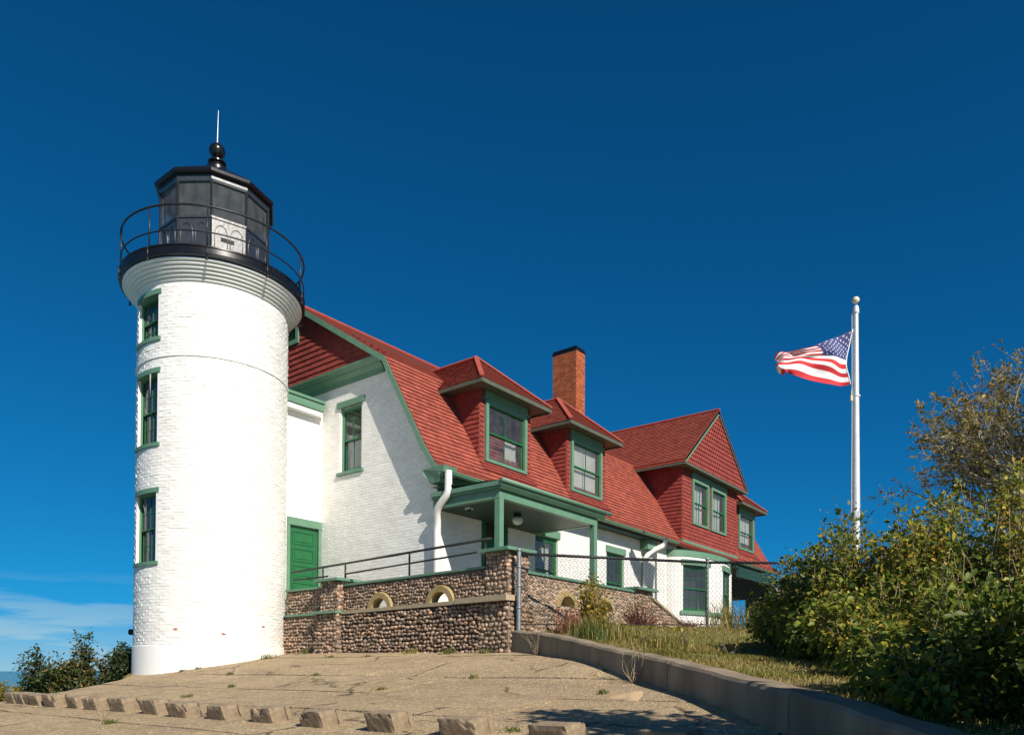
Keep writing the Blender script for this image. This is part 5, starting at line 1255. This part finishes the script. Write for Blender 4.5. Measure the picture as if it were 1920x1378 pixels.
SH = [((-.37, -8.3), (.75, .7), 1.05, 'low left shrub of the right-hand thicket, next to the fence and the sunlit grass', .02, 20),
      ((-1.15, -9.0), (1.0, .9), 1.8, 'rounded shrub behind the low left one, crossing the fence rail', .0, 40),
      ((-1.35, -9.5), (1.1, .95), 2.35, 'shrub in front of the flagpole foot, with bright sunlit leaf tips', .02, 40),
      ((-1.5, -10.3), (1.1, 1.0), 2.85, 'tall shrub in the middle of the right-hand thicket, under the bare tree twigs', .02, 40),
      ((-1.7, -11.55), (1.15, 1.0), 2.95, 'tallest shrub at the right edge, below the autumn tree', .03, 30),
      ((-1.45, -10.9), (1.0, .95), 2.6, 'tall shrub filling the gap left of the tallest one', .02, 20),
      ((-2.35, -9.35), (.75, .7), 1.30, 'mid height shrub with pale stems at the front left of the thicket', -.05, 70),
      ((-3.3, -10.2), (.85, .75), 1.45, 'shrub with large dark leaves at the front middle of the thicket above the wall', -.08, 100),
      ((-3.8, -11.2), (.9, .8), 1.75, 'broad shrub with large leaves at the right edge of the picture', -.05, 100),
      ((-4.46, -10.5), (.6, .5), 1.0, 'low dark shrub leaning over the back of the retaining wall', -.1, 60),
      ((-5.0, -11.3), (.6, .5), 1.25, 'shrub at the bottom right whose bare stems show above the wall', -.1, 60),
      ((-6.05, -11.7), (.5, .45), .95, 'small shrub closest to the camera at the bottom right corner', -.12, 60),
      ((-7.3, -11.55), (.42, .36), .55, 'low leafy shrub spilling onto the wall top near the bottom right corner', -.12, 60),
      ((-6.5, -11.05), (.5, .4), .6, 'low dark shrub behind the nearest wall joint', -.12, 60),
      ((-7.05, -11.95), (.45, .4), .8, 'low dark shrub at the very corner of the picture', -.12, 40),
      ((-4.6, -11.75), (.75, .65), 1.25, 'dark twiggy shrub at the bottom right corner behind the wall', -.12, 100)]
for i, (b, rd, hg, lab, sh_, no) in enumerate(SH):
    shrub('leafy_shrub', lab, b, rd, hg, int(240*rd[0]*hg), int(5600*rd[0]*hg), .076, M['lshrub'], M['twig'], 100+i, 'shrub', DOG, n_own=no, low=.05, tonefn=clumpy(2.2, sh_), r0=.014)
# tall shrub just right of the picture: it throws the shade across the lower apron
shrub('leafy_shrub', 'tall shrub standing outside the right edge, shading the apron', (-9.0, -13.3), (1.3, 1.2), 4.7, 360, 15000, .13, M['lshrub'], M['twig'], 140, 'shrub', DOG, z0=-.6, low=.35)
shrub('leafy_shrub', 'shrub just outside the bottom right corner, shading the wall top', (-6.7, -12.7), (.8, .75), 2.2, 110, 3200, .11, M['lshrub'], M['twig'], 141, 'shrub', DOG, low=.1)
shrub('leafy_shrub', 'shrub cut by the right edge of the picture near the camera', (-7.6, -12.9), (.6, .55), 1.7, 90, 2400, .09, M['lshrub'], M['twig'], 142, 'shrub', DOG, low=.1)
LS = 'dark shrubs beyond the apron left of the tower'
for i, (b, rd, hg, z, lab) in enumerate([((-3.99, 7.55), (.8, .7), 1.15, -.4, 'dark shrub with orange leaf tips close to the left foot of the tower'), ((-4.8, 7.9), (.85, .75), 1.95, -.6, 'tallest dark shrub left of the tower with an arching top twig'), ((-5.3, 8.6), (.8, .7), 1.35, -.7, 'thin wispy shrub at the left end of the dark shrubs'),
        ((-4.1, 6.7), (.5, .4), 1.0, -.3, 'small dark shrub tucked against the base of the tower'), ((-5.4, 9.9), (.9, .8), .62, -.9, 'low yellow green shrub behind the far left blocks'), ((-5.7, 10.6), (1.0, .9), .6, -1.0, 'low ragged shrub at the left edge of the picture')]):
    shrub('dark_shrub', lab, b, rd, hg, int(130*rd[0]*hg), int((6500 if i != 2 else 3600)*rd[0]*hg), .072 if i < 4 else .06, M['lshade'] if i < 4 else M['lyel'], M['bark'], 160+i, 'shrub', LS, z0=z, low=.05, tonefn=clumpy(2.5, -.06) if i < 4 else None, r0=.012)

# the sparse autumn tree on the right
def tree(base, lab, seed):
    rg = np.random.default_rng(seed); B0 = np.array(base, float); o = thing('autumn_tree', lab, 'tree', base)
    tips = []
    def grow(mb, p, d, L, r, lev, maxl):
        n = 5; pts = [p]; rs = [r]
        for i in range(n):
            d = unit(d+rg.normal(size=3)*.11+A(0, 0, .035 if lev else .0)); p = p+d*L/n; pts.append(p); rs.append(r*(1-.55*(i+1)/n))
        mb.tube(pts, rs, 7 if lev < 2 else 4, caps=False)
        if lev >= maxl: tips.append((pts, d)); return
        if lev == maxl-1: tips.append((pts[2:], d))
        nb = {0: 0, 1: 6, 2: 6, 3: 5}.get(lev, 4)
        for k in range(nb):
            f = .3+.7*(k+rg.random()*.7)/nb; i = min(n-1, int(f*n)); q = pts[i]+(pts[i+1]-pts[i])*(f*n-i)
            e = unit(np.cross(d, rg.normal(size=3))); a = rg.uniform(.45, .95); grow(mb, q, unit(d*math.cos(a)+e*math.sin(a)+Z*.12), L*rg.uniform(.42, .62), rs[i]*.55, lev+1, maxl)
    t = MB(); top = B0+A(-.2, .1, 3.0); t.tube([B0-Z*.3, B0+A(-.1, 0, 1.4), top], [.30, .24, .2], 10); t.build('trunk', M['pbark'], o, True)
    FRv = FR
    for k, (side, upv, back, L) in enumerate([(-.75, .85, .1, 4.0), (-.95, .50, -.2, 4.0), (-.30, 1.0, .3, 4.6), (.3, 1.0, -.2, 4.6), (.8, .7, .2, 4.2), (-.6, .35, .5, 3.7), (.1, .9, .9, 4.2), (-.12, 1.0, -.6, 4.3), (.7, .9, -.6, 4.0), (-.5, 1.0, .7, 4.2)]):
        mb = MB(); grow(mb, top-Z*rg.uniform(0, .9), unit(FRv*side+Z*upv+FD*back), L, .13, 1, 4); mb.build('limb', M['pbark'], o, True)
    P, O = [], []
    for pts, d in tips:
        pts = np.array(pts); hh = (pts[-1][2]-B0[2])/7.
        k = rg.poisson(16*max(0, (hh-.22))*1.5)
        if rg.random() < .15: k = 0
        f = rg.uniform(.2, 1, k)*(len(pts)-1); i = np.minimum(f.astype(int), len(pts)-2); c = pts[i]+(pts[i+1]-pts[i])*(f-i)[:, None]
        P.append(c+rg.normal(size=(k, 3))*.05); O.append(np.repeat(d[None], k, 0))
    P, O = np.concatenate(P), np.concatenate(O)
    tn = np.clip(rg.random(len(P))*.75+.4*np.clip((P[:, 2]-B0[2]-4.5)/3.5, 0, 1)*rg.random(len(P)), 0, 1)
    leaves_mesh('foliage', P, O, .105, rg, M['ltree'], o, LEAF_V, tn)
    return o
tree((14.6, -12.0, 1.1), 'sparse autumn tree with pale limbs rising behind the right-hand shrubs', 5)

# plants along the fence
shrub('red_bush', 'red leaved low bush at the foot of the galvanized corner post', (-1.35, -4.55), (.75, .45), .75, 70, 520, .06, M['lred'], M['redtwig'], 200, 'bush', 'bushes along the fence', shape=NAR_V, low=.1)
shrub('red_bush', 'brown red twiggy bush in front of the right cobble wall', (1.5, -4.6), (1.3, .4), .60, 90, 420, .06, M['lred'], M['redtwig'], 201, 'bush', 'bushes along the fence', shape=NAR_V, low=.1)
shrub('red_bush', 'brown dry bush at the foot of the sloping stair wall', (3.9, -4.8), (1.3, .4), .55, 80, 300, .06, M['lred'], M['redtwig'], 202, 'bush', 'bushes along the fence', shape=NAR_V, low=.1)
shrub('yellow_bush', 'yellow leaved bush in the chain link fence in front of the arches', (-.55, -4.75), (.55, .35), 1.05, 90, 2200, .065, M['lyel'], M['twig'], 203, 'bush', shape=LEAF_V, low=.3)
shrub('yellow_bush', 'tall dry yellow weeds against the fence left of the thicket', (2.6, -7.1), (.7, .45), 1.3, 80, 420, .06, M['lyel'], M['twig'], 204, 'bush', shape=NAR_V, low=.2)
shrub('seedling', 'dark leaved seedling in the sunlit grass of the bank', (-1.95, -6.55), (.22, .2), .42, 16, 70, .075, M['lshade'], M['bark'], 205, 'seedling', 'seedlings in the bank grass', low=.2)
shrub('seedling', 'bushy seedling just right of the dark leaved one', (-1.55, -6.95), (.3, .25), .40, 20, 90, .07, M['lshrub'], M['bark'], 206, 'seedling', 'seedlings in the bank grass', low=.2)
shrub('seedling', 'seedling in the shrub shade near the thicket', (-1.7, -7.85), (.28, .22), .36, 16, 60, .08, M['lshrub'], M['bark'], 207, 'seedling', 'seedlings in the bank grass', low=.2)

def blades(name, P, H, Wd, m, rg, lean=.45, parent=None, tones=None):
    n = len(P); th = rg.uniform(0, 2*math.pi, n); dr = np.stack([np.cos(th), np.sin(th), np.zeros(n)], 1); sd = np.stack([-np.sin(th+.4), np.cos(th+.4), np.zeros(n)], 1)
    h = H*rg.uniform(.45, 1.2, n); ln = lean*rg.uniform(.2, 1.2, n); V = np.zeros((n, 5, 3)); w = (Wd*rg.uniform(.6, 1.3, n))[:, None]
    V[:, 0] = P-sd*w; V[:, 1] = P+sd*w; md = P+dr*(h*ln*.3)[:, None]; md[:, 2] += h*.6; V[:, 2] = md+sd*w*.8; V[:, 3] = md-sd*w*.8
    tp = P+dr*(h*ln)[:, None]; tp[:, 2] += h*(1-ln*.25); V[:, 4] = tp
    F = np.array([(0, 1, 2), (0, 2, 3), (3, 2, 4)])[None]+np.arange(n)[:, None, None]*5
    return bulk(name, V.reshape(-1, 3), F.reshape(-1, 3), np.repeat(rg.random(n) if tones is None else tones, 3), m, parent, 'stuff')
rg = np.random.default_rng(77)
# bank grass: sown from the wall inwards, thinning with distance
n = 130000; s = rg.random(n)*(len(RWP)-2); i = s.astype(int); q = RWP[i]+(RWP[i+1]-RWP[i])*(s-i)[:, None]; tt = .32+rg.random(n)**1.15*8.5
P = np.stack([q[:, 0]+tt*.87, q[:, 1]-tt*.42, np.zeros(n)], 1); dens = np.sin(P[:, 0]*2.1+P[:, 1])*np.sin(P[:, 1]*1.7-P[:, 0]*.8)+.6*np.sin(P[:, 0]*5+P[:, 1]*3.7); P = P[(dens > -1.35)]; P[:, 2] = bank_top(P[:, 0], P[:, 1])-.008
tn = np.clip(rg.random(len(P))*.7+.18+.22*np.sin(P[:, 0]*1.3+P[:, 1]*2.1), 0, 1)
tag(blades('bank_grass', P, .07, .0045, M['grass'], rg, 1.1, None, tn), 'short dry green and straw coloured grass over the bank', 'grass')
n = 7000; P = np.stack([rg.uniform(-1.4, 9, n), rg.uniform(-7.5, -3.8, n), np.zeros(n)], 1); P[:, 2] = bank_top(P[:, 0], P[:, 1])-.008
tag(blades('terrace_grass', P, .10, .005, M['grass'], rg, .8), 'grass growing between the fence and the cobble wall', 'grass')
def clump(lab, x, y, r, n, h, m, z=None, grp=None, cat='grass clump', wd=.006, lean=.75):
    P = np.stack([x+rg.normal(size=n)*r, y+rg.normal(size=n)*r, np.zeros(n)], 1); P[:, 2] = (bank_top(P[:, 0], P[:, 1]) if z is None else apz(P[:, 0]))-.01
    o = thing('grass_clump', lab, cat, (x, y, float(P[:, 2].mean())), grp); blades('blades', P, h, wd, m, rg, lean, o); return o
GC = 'clumps of tall grass on the bank'
clump('tall golden grass clump in the middle of the fence, above the wall', -1.25, -5.15, .2, 420, .42, M['grass'], grp=GC)
clump('arching pale grass clump right of the golden clump', -1.15, -5.75, .2, 200, .25, M['grass'], grp=GC)
clump('dense low green tuft below the golden clump at the wall edge', -1.75, -5.35, .18, 400, .32, M['tuft'], grp=GC)
clump('tall straw grass at the fence beside the second post', 2.1, -6.3, .25, 260, .7, M['grass'], grp=GC)
clump('straw tuft by the seedlings on the bank', -2.2, -7.0, .22, 400, .25, M['grass'], grp=GC)
JT = 'small tufts growing in the joints of the apron'
for i, (x, y, s, lab) in enumerate([(-4.42, -1.24, 0.035, 'green tuft in the middle of the long apron joint'), (-4.42, 1.54, 0.028, 'small tuft in the long joint below the green side door'), (-4.45, -5, 0.035, 'dry tuft at the right of the long joint'), (-2.5, -0.43, 0.049, 'grassy tuft in the upper joint below the first arch'), (-2.5, 0.75, 0.035, 'low tuft in the upper joint left of the first arch'),
        (-5.72, -0.64, 0.035, 'tuft in the slanting crack below the pier'), (-5.63, -4.27, 0.035, 'dry straw tuft in the middle of the apron'), (-6.97, -1.43, 0.049, 'straggly weed behind the row of blocks'), (-8.85, -3.1, 0.035, 'low weed in front of the block row at the lower left'), (-1.75, 2.6, 0.1, 'grass fringe at the foot of the cobble wall by the tower'), (-2.6, 2.95, 0.1, 'grass fringe at the right foot of the tower'),
        (-2, -1.2, 0.1, 'yellow grass fringe at the foot of the long cobble wall'), (-2.05, -2.3, 0.1, 'green weed at the foot of the cobble wall near the corner'), (-2.1, -3.3, 0.09, 'dark weed where the retaining wall meets the cobble wall'), (-5.45, -7.85, 0.035, 'tuft beside the drifted sand'), (-7.9, -8.45, 0.042, 'green tuft beside the squat shaded block'), (-4, 3.5, 0.028, 'red brown weed at the middle foot of the tower'), (-4.25, 3.75, 0.035, 'red brown weed at the left foot of the tower')]):
    clump(lab, x, y, s, int(60+500*s), .07 if s < .09 else .15, M['tuft'] if i not in (2, 6, 11) else M['grass'], z=1, grp=JT, cat='weed', wd=.005)
# dead weeds on the concrete
def dry_weed(lab, x, y, h, seed, n=9, seeds=40):
    rg2 = np.random.default_rng(seed); z = float(apz(x)); o = thing('dry_weed', lab, 'weed', (x, y, z), 'dead weeds on the apron'); b = A(x, y, z-.02)
    tips = [b+A(rg2.normal()*.32*h, rg2.normal()*.32*h, h*rg2.uniform(.5, 1)) for _ in range(n)]; stems_from([b]*n, tips, rg2, .006, .22, 6).build('stems', M['twig'], o)
    P = np.concatenate([q+rg2.normal(size=(seeds//n, 3))*.06*h*2 for q in tips]); leaves_mesh('seed_heads', P, norm_rows(rg2.normal(size=P.shape)), .03, rg2, M['lyel'], o, NAR_V)
dry_weed('tall dead weed with pale seed heads against the retaining wall', -4.62, -7.78, .62, 300, 12, 60)
dry_weed('bare twig weed in front of the blocks at the lower left', -8.75, -2.7, -.0+.3, 301, 6, 6)
dry_weed('reddish dead weed hanging at the wall top below the fence post', -2.5, -4.75, .5, 302, 10, 60)

# blown sand in the corner of the apron
V, F = [], []; k = 22
for i in range(9):
    for j in range(k):
        w = 2*math.pi*j/k; r = (i/8)*(1+.25*math.sin(3*w+1)+.12*math.sin(5*w)); x, y = -5.55+.42*r*math.cos(w)+.25*r*math.sin(w), -8.25+.34*r*math.sin(w)
        V.append((x, y, float(apz(x))+.05*(1-(i/8)**1.6)-.024))
F = [(i*k+j, (i+1)*k+j, (i+1)*k+(j+1) % k, i*k+(j+1) % k) for i in range(8) for j in range(k)]
o = make_obj('sand_drift', V, F, [.5]*len(F), M['sand'], None, True, 'stuff'); o['label'] = 'small drift of blown sand on the apron beside the retaining wall'; o['category'] = 'sand'
